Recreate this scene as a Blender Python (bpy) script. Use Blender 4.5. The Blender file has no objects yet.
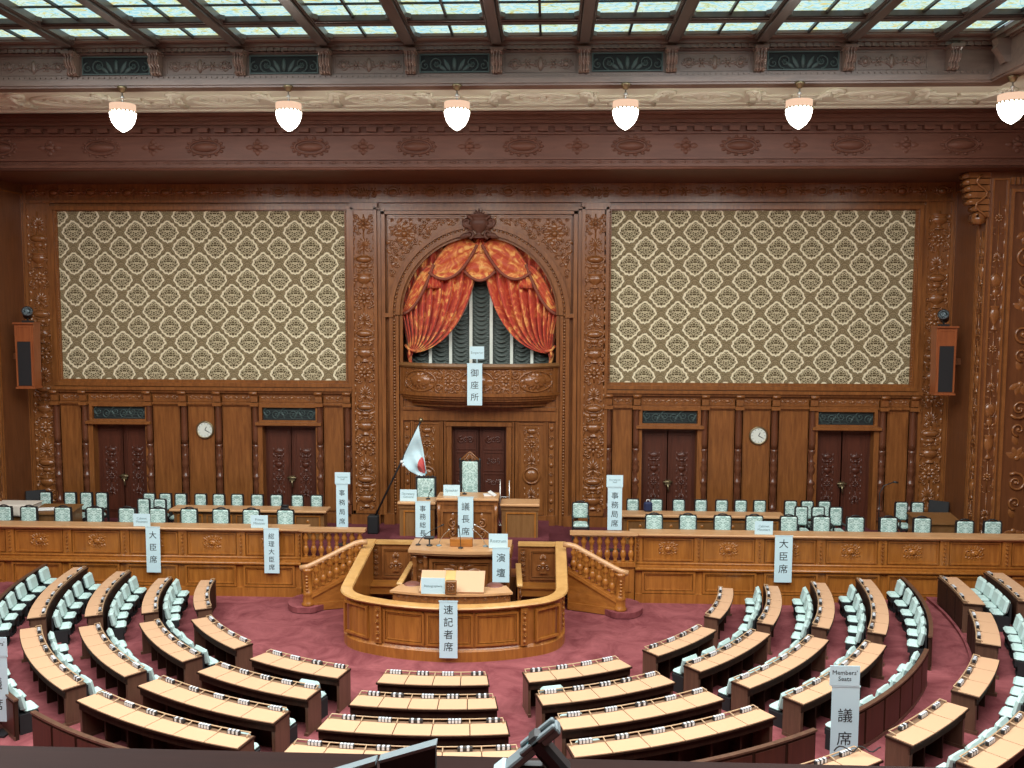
import bpy, math, random
from mathutils import Vector, Matrix
sin, cos, pi = math.sin, math.cos, math.pi
COL = bpy.context.scene.collection
R = math.radians
random.seed(4)
CY = 25.0                                  # the seats are laid out on circles round (0, 25)

# ------------------------------------------------------------------ materials
def mat(name, col, rough=.5, metal=0, spec=.5, coat=0):
    m = bpy.data.materials.new(name); m.use_nodes = True
    b = m.node_tree.nodes['Principled BSDF']
    b.inputs['Base Color'].default_value = (*col, 1)
    b.inputs['Roughness'].default_value = rough
    b.inputs['Metallic'].default_value = metal
    b.inputs['Specular IOR Level'].default_value = spec
    b.inputs['Coat Weight'].default_value = coat
    return m
def N(m, t, **kw):
    n = m.node_tree.nodes.new(t)
    for k, v in kw.items():
        if k.startswith('i_'): n.inputs[k[2:].replace('_', ' ')].default_value = v
        else: setattr(n, k, v)
    return n
def L(m, a, b): m.node_tree.links.new(a, b)
def B(m): return m.node_tree.nodes['Principled BSDF']
def math_(m, op, a, b=None, c=None):
    n = m.node_tree.nodes.new('ShaderNodeMath'); n.operation = op
    for i, v in enumerate((a, b, c)):
        if v is None: continue
        if isinstance(v, (int, float)): n.inputs[i].default_value = v
        else: L(m, v, n.inputs[i])
    return n.outputs[0]
def ramp(m, fac, stops, interp='LINEAR'):
    n = m.node_tree.nodes.new('ShaderNodeValToRGB'); cr = n.color_ramp; cr.interpolation = interp
    while len(cr.elements) < len(stops): cr.elements.new(.5)
    for e, (p, c) in zip(cr.elements, stops): e.position = p; e.color = (*c, 1)
    L(m, fac, n.inputs[0]); return n.outputs[0]
def bump(m, h, strength=.3, dist=.02):
    n = N(m, 'ShaderNodeBump'); n.inputs['Strength'].default_value = strength; n.inputs['Distance'].default_value = dist
    L(m, h, n.inputs['Height']); L(m, n.outputs[0], B(m).inputs['Normal'])
def wood(name, c0, c1, rough=.38, scale=(7, 7, .7), coat=.25):
    m = mat(name, c0, rough, coat=coat); B(m).inputs['Coat Roughness'].default_value = .25
    tc = N(m, 'ShaderNodeTexCoord'); mp = N(m, 'ShaderNodeMapping'); mp.inputs['Scale'].default_value = scale
    L(m, tc.outputs['Object'], mp.inputs[0])
    n = N(m, 'ShaderNodeTexNoise', i_Scale=1.6, i_Detail=6.0, i_Roughness=.62, i_Distortion=.6)
    L(m, mp.outputs[0], n.inputs['Vector'])
    L(m, ramp(m, n.outputs['Fac'], [(.3, c0), (.7, c1)]), B(m).inputs['Base Color'])
    bump(m, n.outputs['Fac'], .06, .01)
    return m
M = {}
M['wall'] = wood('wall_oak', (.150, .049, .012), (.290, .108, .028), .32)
M['carve'] = wood('carved_oak', (.190, .066, .018), (.280, .106, .030), .26, (3, 3, 3), .5)
M['ent'] = wood('entablature_oak', (.105, .043, .028), (.158, .066, .043), .42, (.7, 5, 5), 0); B(M['ent']).inputs['Specular IOR Level'].default_value = .22
M['bord'] = wood('skylight_border_oak', (.130, .085, .065), (.200, .135, .105), .38, (.8, 4, 4))
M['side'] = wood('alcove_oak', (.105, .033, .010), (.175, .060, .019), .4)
M['beam'] = wood('skylight_beam_oak', (.060, .042, .036), (.100, .072, .060), .38, (4, .8, 4))
M['panel2'] = wood('partition_oak', (.060, .017, .010), (.098, .028, .016), .45, coat=0)
M['door'] = wood('door_oak', (.060, .016, .008), (.105, .028, .014), .4)
M['honey'] = wood('honey_oak', (.250, .082, .013), (.440, .165, .030), .3)
M['honeyX'] = wood('honey_oak_long', (.300, .102, .016), (.460, .175, .032), .35, (.8, 6, 6))
M['rim'] = wood('pale_oak_rim', (.520, .270, .080), (.680, .395, .140), .35, (1.5, 1.5, 1.5))
M['top'] = wood('counter_top_oak', (.500, .260, .110), (.640, .365, .175), .38, (.8, 5, 5))
M['desk'] = wood('desk_walnut', (.024, .010, .007), (.045, .019, .011), .6, coat=0); B(M['desk']).inputs['Specular IOR Level'].default_value = .12
M['deskend'] = wood('desk_end_walnut', (.085, .040, .024), (.140, .068, .040), .42)
M['brown'] = wood('brown_oak', (.170, .075, .022), (.240, .115, .040), .4)
M['speaker'] = wood('speaker_cherry', (.230, .060, .018), (.330, .098, .030), .4)
M['rail'] = wood('parapet_mahogany', (.020, .0062, .0042), (.032, .010, .0065), .55, (.8, 6, 6), 0); B(M['rail']).inputs['Specular IOR Level'].default_value = .05
M['shaft'] = wood('column_oak', (.100, .032, .014), (.150, .052, .024), .25, coat=.5)
M['black'] = mat('black_cloth', (.012, .012, .013), .7)
M['dark'] = mat('dark_metal', (.022, .022, .024), .4)
M['grey'] = mat('grey_plastic', (.20, .26, .28), .5)
M['silver'] = mat('silver_metal', (.62, .62, .60), .3, .9)
M['bronze'] = mat('bronze', (.26, .21, .12), .35, .8)
M['grille'] = mat('bronze_grille', (.055, .085, .080), .5, .3)
M['grilleback'] = mat('grille_back', (.010, .016, .017), .8)
M['pad'] = mat('beige_leather_pad', (.60, .365, .215), .6, spec=.25)
M['strip'] = mat('tan_rear_strip', (.20, .115, .065), .5)
M['post'] = mat('pale_rail', (.50, .33, .19), .4)
M['mint'] = mat('mint_seat_cover', (.50, .66, .62), .8, spec=.2)
M['paper'] = mat('white_paper', (.58, .78, .83), .7)
M['ink'] = mat('black_ink', (.010, .012, .016), .7)
M['inkg'] = mat('grey_green_ink', (.16, .25, .26), .7)
M['white'] = mat('white_cloth', (.80, .80, .77), .7)
M['cream'] = mat('cream_cloth', (.72, .64, .54), .8)
M['plaster'] = mat('cream_plaster', (.76, .78, .65), .7)
M['redp'] = mat('brown_leather', (.20, .075, .055), .4)
M['blue'] = mat('blue_fabric', (.012, .022, .075), .6)
M['namew'] = mat('name_tile', (.72, .75, .78), .4)
M['red'] = mat('flag_red', (.62, .10, .09), .7)
M['clockf'] = mat('clock_face', (.70, .74, .66), .35)
M['fringe'] = mat('red_brown_fringe', (.26, .072, .042), .75)
M['blindw'] = mat('white_blind_strip', (.80, .84, .74), .6)
M['screen'] = mat('screen_glass', (.05, .42, .50), .15)

def carpet(name, c0, c1):
    m = mat(name, c0, .95, spec=.15)
    tc = N(m, 'ShaderNodeTexCoord')
    n = N(m, 'ShaderNodeTexNoise', i_Scale=1.3, i_Detail=7.0, i_Roughness=.7, i_Distortion=.9); L(m, tc.outputs['Object'], n.inputs['Vector'])
    L(m, ramp(m, n.outputs['Fac'], [(.32, c0), (.68, c1)]), B(m).inputs['Base Color'])
    n2 = N(m, 'ShaderNodeTexNoise', i_Scale=90.0, i_Detail=2.0); L(m, tc.outputs['Object'], n2.inputs['Vector'])
    bump(m, n2.outputs['Fac'], .25, .01)
    return m
M['carpet'] = carpet('red_carpet', (.150, .034, .039), (.330, .100, .104))
M['carpet2'] = carpet('dark_red_carpet', (.110, .026, .032), (.160, .042, .050))

def damask_wall(PHX, PHZ):
    m = mat('damask_wall_fabric', (.2, .15, .08), .85, spec=.2)
    tc = N(m, 'ShaderNodeTexCoord'); sp = N(m, 'ShaderNodeSeparateXYZ'); L(m, tc.outputs['Object'], sp.inputs[0])
    nz = N(m, 'ShaderNodeTexNoise', i_Scale=9.0, i_Detail=2.0); L(m, tc.outputs['Object'], nz.inputs['Vector'])
    wig = math_(m, 'MULTIPLY', math_(m, 'SUBTRACT', nz.outputs['Fac'], .5), .09)
    u = math_(m, 'DIVIDE', math_(m, 'SUBTRACT', sp.outputs['X'], PHX), 1.05); v = math_(m, 'DIVIDE', math_(m, 'SUBTRACT', sp.outputs['Z'], PHZ), 1.030)
    s = math_(m, 'ADD', u, v); t = math_(m, 'SUBTRACT', u, v)
    fs = math_(m, 'SUBTRACT', math_(m, 'FRACT', math_(m, 'ADD', s, .5)), .5)
    ft = math_(m, 'SUBTRACT', math_(m, 'FRACT', math_(m, 'ADD', t, .5)), .5)
    lx = math_(m, 'ABSOLUTE', math_(m, 'MULTIPLY', math_(m, 'ADD', fs, ft), .5))   # mirrored cell coordinates
    lz = math_(m, 'MULTIPLY', math_(m, 'SUBTRACT', fs, ft), .5)
    a, b = math_(m, 'ABSOLUTE', fs), math_(m, 'ABSOLUTE', ft)
    che = math_(m, 'MAXIMUM', a, b)
    rad = math_(m, 'SQRT', math_(m, 'ADD', math_(m, 'MULTIPLY', lx, lx), math_(m, 'MULTIPLY', lz, lz)))
    shape = math_(m, 'ADD', math_(m, 'MULTIPLY', che, .5), math_(m, 'MULTIPLY', rad, .62))
    # lobed outline
    ang = math_(m, 'MULTIPLY', math_(m, 'ARCTAN2', lz, lx), 12.0)
    shape = math_(m, 'ADD', math_(m, 'ADD', shape, math_(m, 'MULTIPLY', math_(m, 'SINE', ang), .015)), wig)
    cmb = N(m, 'ShaderNodeCombineXYZ'); L(m, lx, cmb.inputs[0]); L(m, lz, cmb.inputs[1])
    fil = N(m, 'ShaderNodeTexVoronoi', feature='DISTANCE_TO_EDGE', i_Scale=15.0, i_Randomness=.85); L(m, cmb.outputs[0], fil.inputs['Vector'])
    filc = ramp(m, fil.outputs['Distance'], [(.022, (.64, .56, .36)), (.13, (.095, .068, .030))])
    band = N(m, 'ShaderNodeTexNoise', i_Scale=26.0, i_Detail=2.0, i_Distortion=1.5); L(m, cmb.outputs[0], band.inputs['Vector'])
    bandc = ramp(m, band.outputs['Fac'], [(.40, (.105, .077, .037)), (.60, (.330, .258, .145))])
    cream = (.78, .71, .50)
    mask_in = ramp(m, shape, [(.330, (1, 1, 1)), (.345, (0, 0, 0))])
    mask_ln = ramp(m, shape, [(.335, (0, 0, 0)), (.352, (1, 1, 1)), (.398, (1, 1, 1)), (.418, (0, 0, 0))])
    mx = N(m, 'ShaderNodeMix', data_type='RGBA'); L(m, mask_in, mx.inputs[0]); L(m, bandc, mx.inputs[6]); L(m, filc, mx.inputs[7])
    mx2 = N(m, 'ShaderNodeMix', data_type='RGBA'); L(m, mask_ln, mx2.inputs[0]); L(m, mx.outputs[2], mx2.inputs[6]); mx2.inputs[7].default_value = (*cream, 1)
    L(m, mx2.outputs[2], B(m).inputs['Base Color'])
    return m
M['damask_left'] = damask_wall(-11.79, 8.09); M['damask_right'] = damask_wall(11.12, 10.66)

def damask_seat():
    m = mat('green_damask_upholstery', (.45, .62, .56), .7)
    tc = N(m, 'ShaderNodeTexCoord'); sp = N(m, 'ShaderNodeSeparateXYZ'); L(m, tc.outputs['Object'], sp.inputs[0])
    cmb = N(m, 'ShaderNodeCombineXYZ'); L(m, math_(m, 'ABSOLUTE', sp.outputs['X']), cmb.inputs[0]); L(m, sp.outputs['Z'], cmb.inputs[1]); L(m, sp.outputs['Y'], cmb.inputs[2])
    n = N(m, 'ShaderNodeTexNoise', i_Scale=13.0, i_Detail=3.0, i_Distortion=1.8); L(m, cmb.outputs[0], n.inputs['Vector'])
    L(m, ramp(m, n.outputs['Fac'], [(.44, (.66, .82, .75)), (.58, (.27, .42, .37))]), B(m).inputs['Base Color'])
    return m
M['seat'] = damask_seat()

def curtain_mat():
    m = mat('red_gold_curtain', (.6, .12, .05), .5, spec=.3)
    B(m).inputs['Sheen Weight'].default_value = .2
    tc = N(m, 'ShaderNodeTexCoord')
    n = N(m, 'ShaderNodeTexNoise', i_Scale=3.2, i_Detail=3.0, i_Distortion=1.3); L(m, tc.outputs['Object'], n.inputs['Vector'])
    L(m, ramp(m, n.outputs['Fac'], [(.42, (.55, .058, .030)), (.54, (.70, .14, .050)), (.64, (.90, .44, .13))]), B(m).inputs['Base Color'])
    return m
M['curtain'] = curtain_mat()
M['swag'] = curtain_mat(); M['swag'].name = 'gold_red_valance'
for e, c in zip([n for n in M['swag'].node_tree.nodes if n.type == 'VALTORGB'][0].color_ramp.elements, [(.56, .085, .035), (.72, .22, .06), (.88, .46, .13)]): e.color = (*c, 1)
M['blind'] = mat('grey_green_blind', (.12, .145, .13), .22, spec=.9)

def emis(name, col, s):
    m = bpy.data.materials.new(name); m.use_nodes = True; nt = m.node_tree
    nt.nodes.remove(nt.nodes['Principled BSDF']); e = nt.nodes.new('ShaderNodeEmission')
    e.inputs[0].default_value = (*col, 1); e.inputs[1].default_value = s
    nt.links.new(e.outputs[0], nt.nodes['Material Output'].inputs[0]); return m, e
M['lamp'], _ = emis('lit_lamp_glass', (1, .95, .86), 9.0)
M['lampring'], _ = emis('warm_lamp_band', (1, .66, .46), .95)
def stained():
    m, e = emis('stained_glass_lit', (.8, 1, 1), 1.0)
    tc = N(m, 'ShaderNodeTexCoord')
    mp = N(m, 'ShaderNodeMapping'); mp.inputs['Scale'].default_value = (1.0, 1.6, 1); L(m, tc.outputs['Object'], mp.inputs[0])
    n = N(m, 'ShaderNodeTexNoise', i_Scale=2.6, i_Detail=4.0, i_Distortion=2.2); L(m, mp.outputs[0], n.inputs['Vector'])
    c1 = ramp(m, n.outputs['Fac'], [(.36, (.42, .78, .86)), (.47, (.66, .93, .95)), (.53, (.80, .94, .78)), (.60, (.60, .80, .50)), (.68, (.86, .70, .26))])
    v = N(m, 'ShaderNodeTexVoronoi', feature='DISTANCE_TO_EDGE', i_Scale=3.4); L(m, mp.outputs[0], v.inputs['Vector'])
    lead = ramp(m, v.outputs['Distance'], [(.008, (.60, .70, .64)), (.03, (1, 1, 1))])
    mx = N(m, 'ShaderNodeMix', data_type='RGBA', blend_type='MULTIPLY'); mx.inputs[0].default_value = 1
    L(m, c1, mx.inputs[6]); L(m, lead, mx.inputs[7]); L(m, mx.outputs[2], e.inputs[0])
    return m
M['glass'] = stained()

# ------------------------------------------------------------------ mesh builder
class MB:
    def __init__(s): s.v = []; s.f = []; s.m = []; s.sm = []
    def add(s, vs, fs, m=0, smooth=False):
        o = len(s.v); s.v += [tuple(p) for p in vs]
        for f in fs: s.f.append([i + o for i in f]); s.m.append(m); s.sm.append(smooth)
    def box(s, x0, x1, y0, y1, z0, z1, m=0):
        s.add([(x, y, z) for z in (z0, z1) for x, y in ((x0, y0), (x1, y0), (x1, y1), (x0, y1))],
              [(0, 3, 2, 1), (4, 5, 6, 7), (0, 1, 5, 4), (1, 2, 6, 5), (2, 3, 7, 6), (3, 0, 4, 7)], m)
    def bbox(s, x0, x1, y0, y1, z0, z1, b=.02, m=0, mtx=None):      # box with chamfered edges
        vs = []
        for sx in (0, 1):
            for sy in (0, 1):
                for sz in (0, 1):
                    c = (x1 if sx else x0, y1 if sy else y0, z1 if sz else z0)
                    d = (-b if sx else b, -b if sy else b, -b if sz else b)
                    for k in range(3):
                        vs.append([c[i] + (d[i] if i != k else 0) for i in range(3)])
        def I(sx, sy, sz, k): return (sx * 4 + sy * 2 + sz) * 3 + k
        fs = []
        for k in range(3):
            a, c = (k + 1) % 3, (k + 2) % 3
            for q in (0, 1):
                loop = []
                for (i, j) in ((0, 0), (1, 0), (1, 1), (0, 1)):
                    t = [0, 0, 0]; t[k] = q; t[a] = i; t[c] = j; loop.append(I(*t, k))
                fs.append(loop if q else loop[::-1])
            for (i, j) in ((0, 0), (1, 0), (1, 1), (0, 1)):                # edge along axis k
                t0 = [0, 0, 0]; t0[a] = i; t0[c] = j; t0[k] = 0
                t1 = list(t0); t1[k] = 1
                q = [I(*t0, a), I(*t1, a), I(*t1, c), I(*t0, c)]
                fs.append(q if (i == j) == True else q[::-1])
        for sx in (0, 1):
            for sy in (0, 1):
                for sz in (0, 1):
                    q = [I(sx, sy, sz, 0), I(sx, sy, sz, 1), I(sx, sy, sz, 2)]
                    fs.append(q if (sx + sy + sz) % 2 else q[::-1])
        if mtx is not None: vs = [mtx @ Vector(p) for p in vs]
        s.add(vs, fs, m)
    def obox(s, mtx, hx, hy, hz, b=.0, m=0):
        if b: return s.bbox(-hx, hx, -hy, hy, -hz, hz, b, m, mtx)
        t = MB(); t.box(-hx, hx, -hy, hy, -hz, hz)
        s.add([mtx @ Vector(p) for p in t.v], t.f, m)
    def prism(s, pts, a, b, axis='y', m=0):                         # pts in the plane across the axis
        n = len(pts)
        def P(p, t): return {'y': (p[0], t, p[1]), 'x': (t, p[0], p[1]), 'z': (p[0], p[1], t)}[axis]
        s.add([P(p, a) for p in pts] + [P(p, b) for p in pts],
              [list(range(n)), list(range(2 * n - 1, n - 1, -1))] + [(i, i + n, (i + 1) % n + n, (i + 1) % n) for i in range(n)], m)
    def lathe(s, prof, c=(0, 0, 0), n=14, a0=0, a1=2 * pi, m=0, mtx=None, sm=True, cap=True):
        full = abs(a1 - a0 - 2 * pi) < 1e-6; k = n if full else n + 1
        vs = []
        for r, z in prof:
            for i in range(k):
                a = a0 + (a1 - a0) * i / n
                p = Vector((c[0] + r * cos(a), c[1] + r * sin(a), c[2] + z)); vs.append(mtx @ p if mtx is not None else p)
        fs = []
        for j in range(len(prof) - 1):
            for i in range(n):
                fs.append((j * k + i, j * k + (i + 1) % k, (j + 1) * k + (i + 1) % k, (j + 1) * k + i))
        if full and cap:
            if prof[0][0] > 1e-4: fs.append(list(range(k))[::-1])
            if prof[-1][0] > 1e-4: fs.append([(len(prof) - 1) * k + i for i in range(k)])
        s.add(vs, fs, m, sm)
    def tube(s, pts, r, n=6, m=0, flat=1.0, caps=True):
        pts = [Vector(p) for p in pts]; k = len(pts); vs = []
        if k < 2: return
        up = None
        for i, p in enumerate(pts):
            d = (pts[min(i + 1, k - 1)] - pts[max(i - 1, 0)])
            d = d.normalized() if d.length > 1e-9 else Vector((1, 0, 0))
            if up is None: up = d.cross(Vector((0, 1, 0)) if abs(d.y) < .9 else Vector((1, 0, 0))).normalized()
            a = (up - d * up.dot(d)).normalized(); up = a; b = d.cross(a)
            rr = r[i] if isinstance(r, (list, tuple)) else r
            for j in range(n):
                t = 2 * pi * j / n; vs.append(p + a * (rr * cos(t)) + b * (rr * flat * sin(t)))
        fs = [(i * n + j, i * n + (j + 1) % n, (i + 1) * n + (j + 1) % n, (i + 1) * n + j) for i in range(k - 1) for j in range(n)]
        if caps: fs += [list(range(n))[::-1], [(k - 1) * n + j for j in range(n)]]
        s.add(vs, fs, m, n > 4)
    def ell(s, c, rx, ry, rz, nu=10, nv=6, m=0):
        prof = [(sin(pi * j / nv), -cos(pi * j / nv)) for j in range(nv + 1)]
        mt = Matrix.Translation(c) @ Matrix.Diagonal((rx, ry, rz, 1))
        s.lathe([(max(r, 1e-5), z) for r, z in prof], n=nu, m=m, mtx=mt)
    def arc(s, r0, r1, a0, a1, z0, z1, m=0, n=None, z1b=None):      # block on a circle round (0, CY); angle 0 looks to the gallery
        n = n or max(2, int(abs(a1 - a0) / 3)); vs = []
        for i in range(n + 1):
            a = R(a0 + (a1 - a0) * i / n)
            for r in (r0, r1):
                for z in (z0, z1): vs.append((r * sin(a), CY - r * cos(a), z))
        fs = [(0, 1, 3, 2), (n * 4, n * 4 + 2, n * 4 + 3, n * 4 + 1)]
        for i in range(n):
            o, p = i * 4, i * 4 + 4
            fs += [(o, p, p + 1, o + 1), (o + 2, o + 3, p + 3, p + 2), (o + 1, p + 1, p + 3, o + 3), (o, o + 2, p + 2, p)]
        s.add(vs, fs, m)
    def sweep(s, path, prof, m=0, closed=False):                    # prof (outward offset, z) carried along a plan path; path items (x, y, z)
        k = len(path); vs = []; n = len(prof)
        for i, p in enumerate(path):
            a, b = path[max(i - 1, 0)], path[min(i + 1, k - 1)]
            t = Vector((b[0] - a[0], b[1] - a[1])); t.normalize(); nx, ny = t.y, -t.x
            for o, z in prof: vs.append((p[0] + nx * o, p[1] + ny * o, p[2] + z))
        fs = [(i * n + j, (i + 1) * n + j, (i + 1) * n + (j + 1) % n, i * n + (j + 1) % n) for i in range(k - 1) for j in range(n)]
        fs += [list(range(n)), [(k - 1) * n + j for j in range(n)][::-1]]
        s.add(vs, fs, m)
    def grid(s, P, nu, nv, m=0, mf=None, thick=None):
        vs = [P(i / nu, j / nv) for j in range(nv + 1) for i in range(nu + 1)]
        o = len(s.v)
        for j in range(nv):
            for i in range(nu):
                s.f.append([o + j * (nu + 1) + i, o + j * (nu + 1) + i + 1, o + (j + 1) * (nu + 1) + i + 1, o + (j + 1) * (nu + 1) + i])
                s.m.append(mf((i + .5) / nu, (j + .5) / nv) if mf else m); s.sm.append(True)
        s.v += [tuple(p) for p in vs]
    def build(s, name, mats, parent=None, solid=0, loc=None):
        me = bpy.data.meshes.new(name); me.from_pydata(s.v, [], s.f)
        if not isinstance(mats, (list, tuple)): mats = [mats]
        for q in mats: me.materials.append(M[q] if isinstance(q, str) else q)
        me.polygons.foreach_set('material_index', s.m); me.polygons.foreach_set('use_smooth', s.sm); me.update()
        o = bpy.data.objects.new(name, me); COL.objects.link(o)
        if parent is not None: o.parent = parent
        if solid:
            q = o.modifiers.new('thickness', 'SOLIDIFY'); q.thickness = solid; q.offset = 0
        return o

def tag(o, label=None, cat=None, group=None, kind=None):
    if label: o['label'] = label
    if cat: o['category'] = cat
    if group: o['group'] = group
    if kind: o['kind'] = kind
    return o
def thing(name, label, cat, loc=(0, 0, 0), rz=0, group=None):
    o = bpy.data.objects.new(name, None); COL.objects.link(o); o.location = loc; o.rotation_euler = (0, 0, rz)
    o.empty_display_size = .2
    return tag(o, label, cat, group)
def kids(o): return [c for c in bpy.data.objects if c.parent == o]
def dup(root, loc, rz, label, group=None, tree=None):
    def cp(o, par):
        c = o.copy(); COL.objects.link(c)
        if par is not None: c.parent = par
        for ch in tree.get(o.name, ()): cp(ch, c)
        return c
    if tree is None: tree = tree_of(root)
    r = cp(root, None); r.location = loc; r.rotation_euler = (0, 0, rz); tag(r, label, None, group); return r
def tree_of(root):
    t = {}; st = [root]
    while st:
        o = st.pop(); t[o.name] = kids(o); st += t[o.name]
    return t
ORD = ['first', 'second', 'third', 'fourth', 'fifth', 'sixth', 'seventh', 'eighth', 'ninth', 'tenth', 'eleventh', 'twelfth']

# ------------------------------------------------------------------ carved relief
class Relief:
    """Carving in a wall plane: u along, v up, n out of the wall."""
    def __init__(s, o, u, v, n): s.o, s.u, s.v, s.n = Vector(o), Vector(u), Vector(v), Vector(n); s.b = MB()
    def P(s, a, b, h=0): return s.o + s.u * a + s.v * b + s.n * h
    def tube(s, pts, r, h=None, n=5): s.b.tube([s.P(a, b, (r if not isinstance(r, list) else max(r)) * .5 if h is None else h) for a, b in pts], r, n)
    def scroll(s, u, v, r, a0, turns=1.4, d=1, w=.03):
        k = int(12 * turns) + 2; pts = []; rr = []
        for i in range(k):
            t = i / (k - 1); q = r * (1 - .85 * t); a = a0 + d * 2 * pi * turns * t
            pts.append((u + q * cos(a), v + q * sin(a))); rr.append(w * (1 - .45 * t))
        s.tube(pts, rr)
        s.dome(u, v, w * 1.3, w * 1.3, w * 1.2, 6)
    def ring(s, u, v, ru, rv, w=.03, n=20):
        s.b.tube([s.P(u + ru * cos(2 * pi * i / n), v + rv * sin(2 * pi * i / n), w * .4) for i in range(n + 1)], w, 5, caps=False)
    def dome(s, u, v, ru, rv, h, n=10):
        vs = []; fs = []
        for j in range(3):
            q = cos(pi / 2 * j / 3); hh = h * sin(pi / 2 * j / 3)
            vs += [s.P(u + ru * q * cos(2 * pi * i / n), v + rv * q * sin(2 * pi * i / n), hh) for i in range(n)]
        vs.append(s.P(u, v, h))
        for j in range(2): fs += [(j * n + i, j * n + (i + 1) % n, (j + 1) * n + (i + 1) % n, (j + 1) * n + i) for i in range(n)]
        fs += [(2 * n + i, 2 * n + (i + 1) % n, 3 * n) for i in range(n)]
        s.b.add(vs, fs, 0, True)
    def leaf(s, u, v, l, w, a, h=.04):
        c, q = cos(a), sin(a); vs = []
        out = [(0, 0), (.25, .42), (.55, .5), (.8, .3), (1, 0), (.8, -.3), (.55, -.5), (.25, -.42)]
        for x, y in out:
            x *= l; y *= w; vs.append(s.P(u + x * c - y * q, v + x * q + y * c, 0))
        for x, e in ((.1, .5), (.45, 1), (.85, .5)): vs.append(s.P(u + x * l * c, v + x * l * q, h * e))
        s.b.add(vs, [(0, 8, 1), (1, 8, 9, 2), (2, 9, 10, 3), (3, 10, 4), (4, 10, 5), (5, 10, 9, 6), (6, 9, 8, 7), (7, 8, 0)], 0, True)
    def rosette(s, u, v, r, n=8, h=.05):
        for i in range(n): s.leaf(u + r * .25 * cos(2 * pi * i / n), v + r * .25 * sin(2 * pi * i / n), r * .78, r * .5, 2 * pi * i / n, h)
        s.dome(u, v, r * .32, r * .32, h * 1.5, 8)
    def urn(s, u, v, w, h, dep=.5):
        prof = [(.30, 0), (.34, .05), (.16, .12), (.12, .25), (.30, .36), (.46, .52), (.50, .68), (.42, .80), (.36, .86), (.50, .92), (.50, 1)]
        n = 8; vs = []
        for r, z in prof:
            for i in range(n + 1):
                a = pi * i / n; vs.append(s.P(u + w * r * cos(a), v + z * h, w * r * sin(a) * dep))
        k = n + 1
        s.b.add(vs, [(j * k + i, j * k + i + 1, (j + 1) * k + i + 1, (j + 1) * k + i) for j in range(len(prof) - 1) for i in range(n)], 0, True)
    def bar(s, u0, u1, v0, v1, h):
        vs = [s.P(a, b, c) for c in (0, h) for a, b in ((u0, v0), (u1, v0), (u1, v1), (u0, v1))]
        s.b.add(vs, [(4, 5, 6, 7), (0, 1, 5, 4), (1, 2, 6, 5), (2, 3, 7, 6), (3, 0, 4, 7)])
    def frame(s, u0, u1, v0, v1, w=.04, h=.03):
        s.bar(u0, u1, v0, v0 + w, h); s.bar(u0, u1, v1 - w, v1, h); s.bar(u0, u0 + w, v0 + w, v1 - w, h); s.bar(u1 - w, u1, v0 + w, v1 - w, h)
    def palmette(s, u, v, r, h=.05):
        for i in range(7):
            a = pi * (.12 + .76 * i / 6); s.leaf(u, v, r * (1 - .25 * abs(i - 3) / 3), r * .26, a, h)
        for d in (-1, 1): s.scroll(u + d * r * .35, v - r * .12, r * .26, pi / 2, 1.2, -d, r * .06)
    def column_ornament(s, uc, w, v0, v1, mod, seed=0, h=1.0):      # candelabrum ornament filling a tall strip
        rnd = random.Random(seed); v = v0; i = seed
        while v + mod * .6 < v1:
            k = i % 4; m = min(mod, v1 - v); c = v + m / 2
            if k == 0:
                s.urn(uc, v + m * .08, w * .62, m * .75)
                for d in (-1, 1): s.scroll(uc + d * w * .34, c, w * .15, -pi / 2, 1.3, d, w * .035 * h)
            elif k == 1:
                s.dome(uc, c + m * .1, w * .33, m * .2, .10 * h * w, 14); s.ring(uc, c + m * .1, w * .36, m * .23, w * .03); s.urn(uc, v, w * .4, m * .36)
                for d in (-1, 1): s.leaf(uc + d * w * .1, v + m * .1, w * .34, w * .16, pi / 2 - d * 1.0, .05 * h)
            elif k == 2:
                s.palmette(uc, v + m * .3, w * .42, .06 * h)
                for d in (-1, 1): s.leaf(uc, v + m * .25, w * .36, w * .14, -pi / 2 + d * .9, .05 * h)
            else:
                s.rosette(uc, c, w * .3, 8, .06 * h)
                for d in (-1, 1):
                    s.scroll(uc + d * w * .3, v + m * .2, w * .15, pi / 2, 1.3, -d, w * .03 * h); s.scroll(uc + d * w * .3, v + m * .82, w * .15, -pi / 2, 1.3, d, w * .03 * h)
            s.b.tube([s.P(uc, v, .012), s.P(uc, v + m, .012)], w * .03, 5)
            for d in (-1, 1):
                s.leaf(uc + d * w * .40, v + m * .1, m * .36, w * .11, pi / 2, .04 * h); s.leaf(uc + d * w * .40, v + m * .9, m * .36, w * .11, -pi / 2, .04 * h)
                s.scroll(uc + d * w * .22, v + m * .02, w * .09, 0, 1.2, d, w * .025 * h)
            v += m; i += 1
    def run_ornament(s, u0, u1, vc, hgt, mod, seed=0):              # ornament along a frieze
        n = max(1, round((u1 - u0) / mod)); m = (u1 - u0) / n
        for i in range(n):
            c = u0 + m * (i + .5)
            if (i + seed) % 2 == 0:
                s.rosette(c, vc, hgt * .36, 6, hgt * .12)
                for d in (-1, 1): s.leaf(c + d * hgt * .2, vc, m * .34, hgt * .3, 0 if d > 0 else pi, hgt * .1)
            else:
                s.dome(c, vc, m * .22, hgt * .22, hgt * .14, 10); s.ring(c, vc, m * .30, hgt * .34, hgt * .05, 14)
                for d in (-1, 1): s.scroll(c + d * m * .40, vc, hgt * .24, pi / 2, 1.2, d, hgt * .055)
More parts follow.
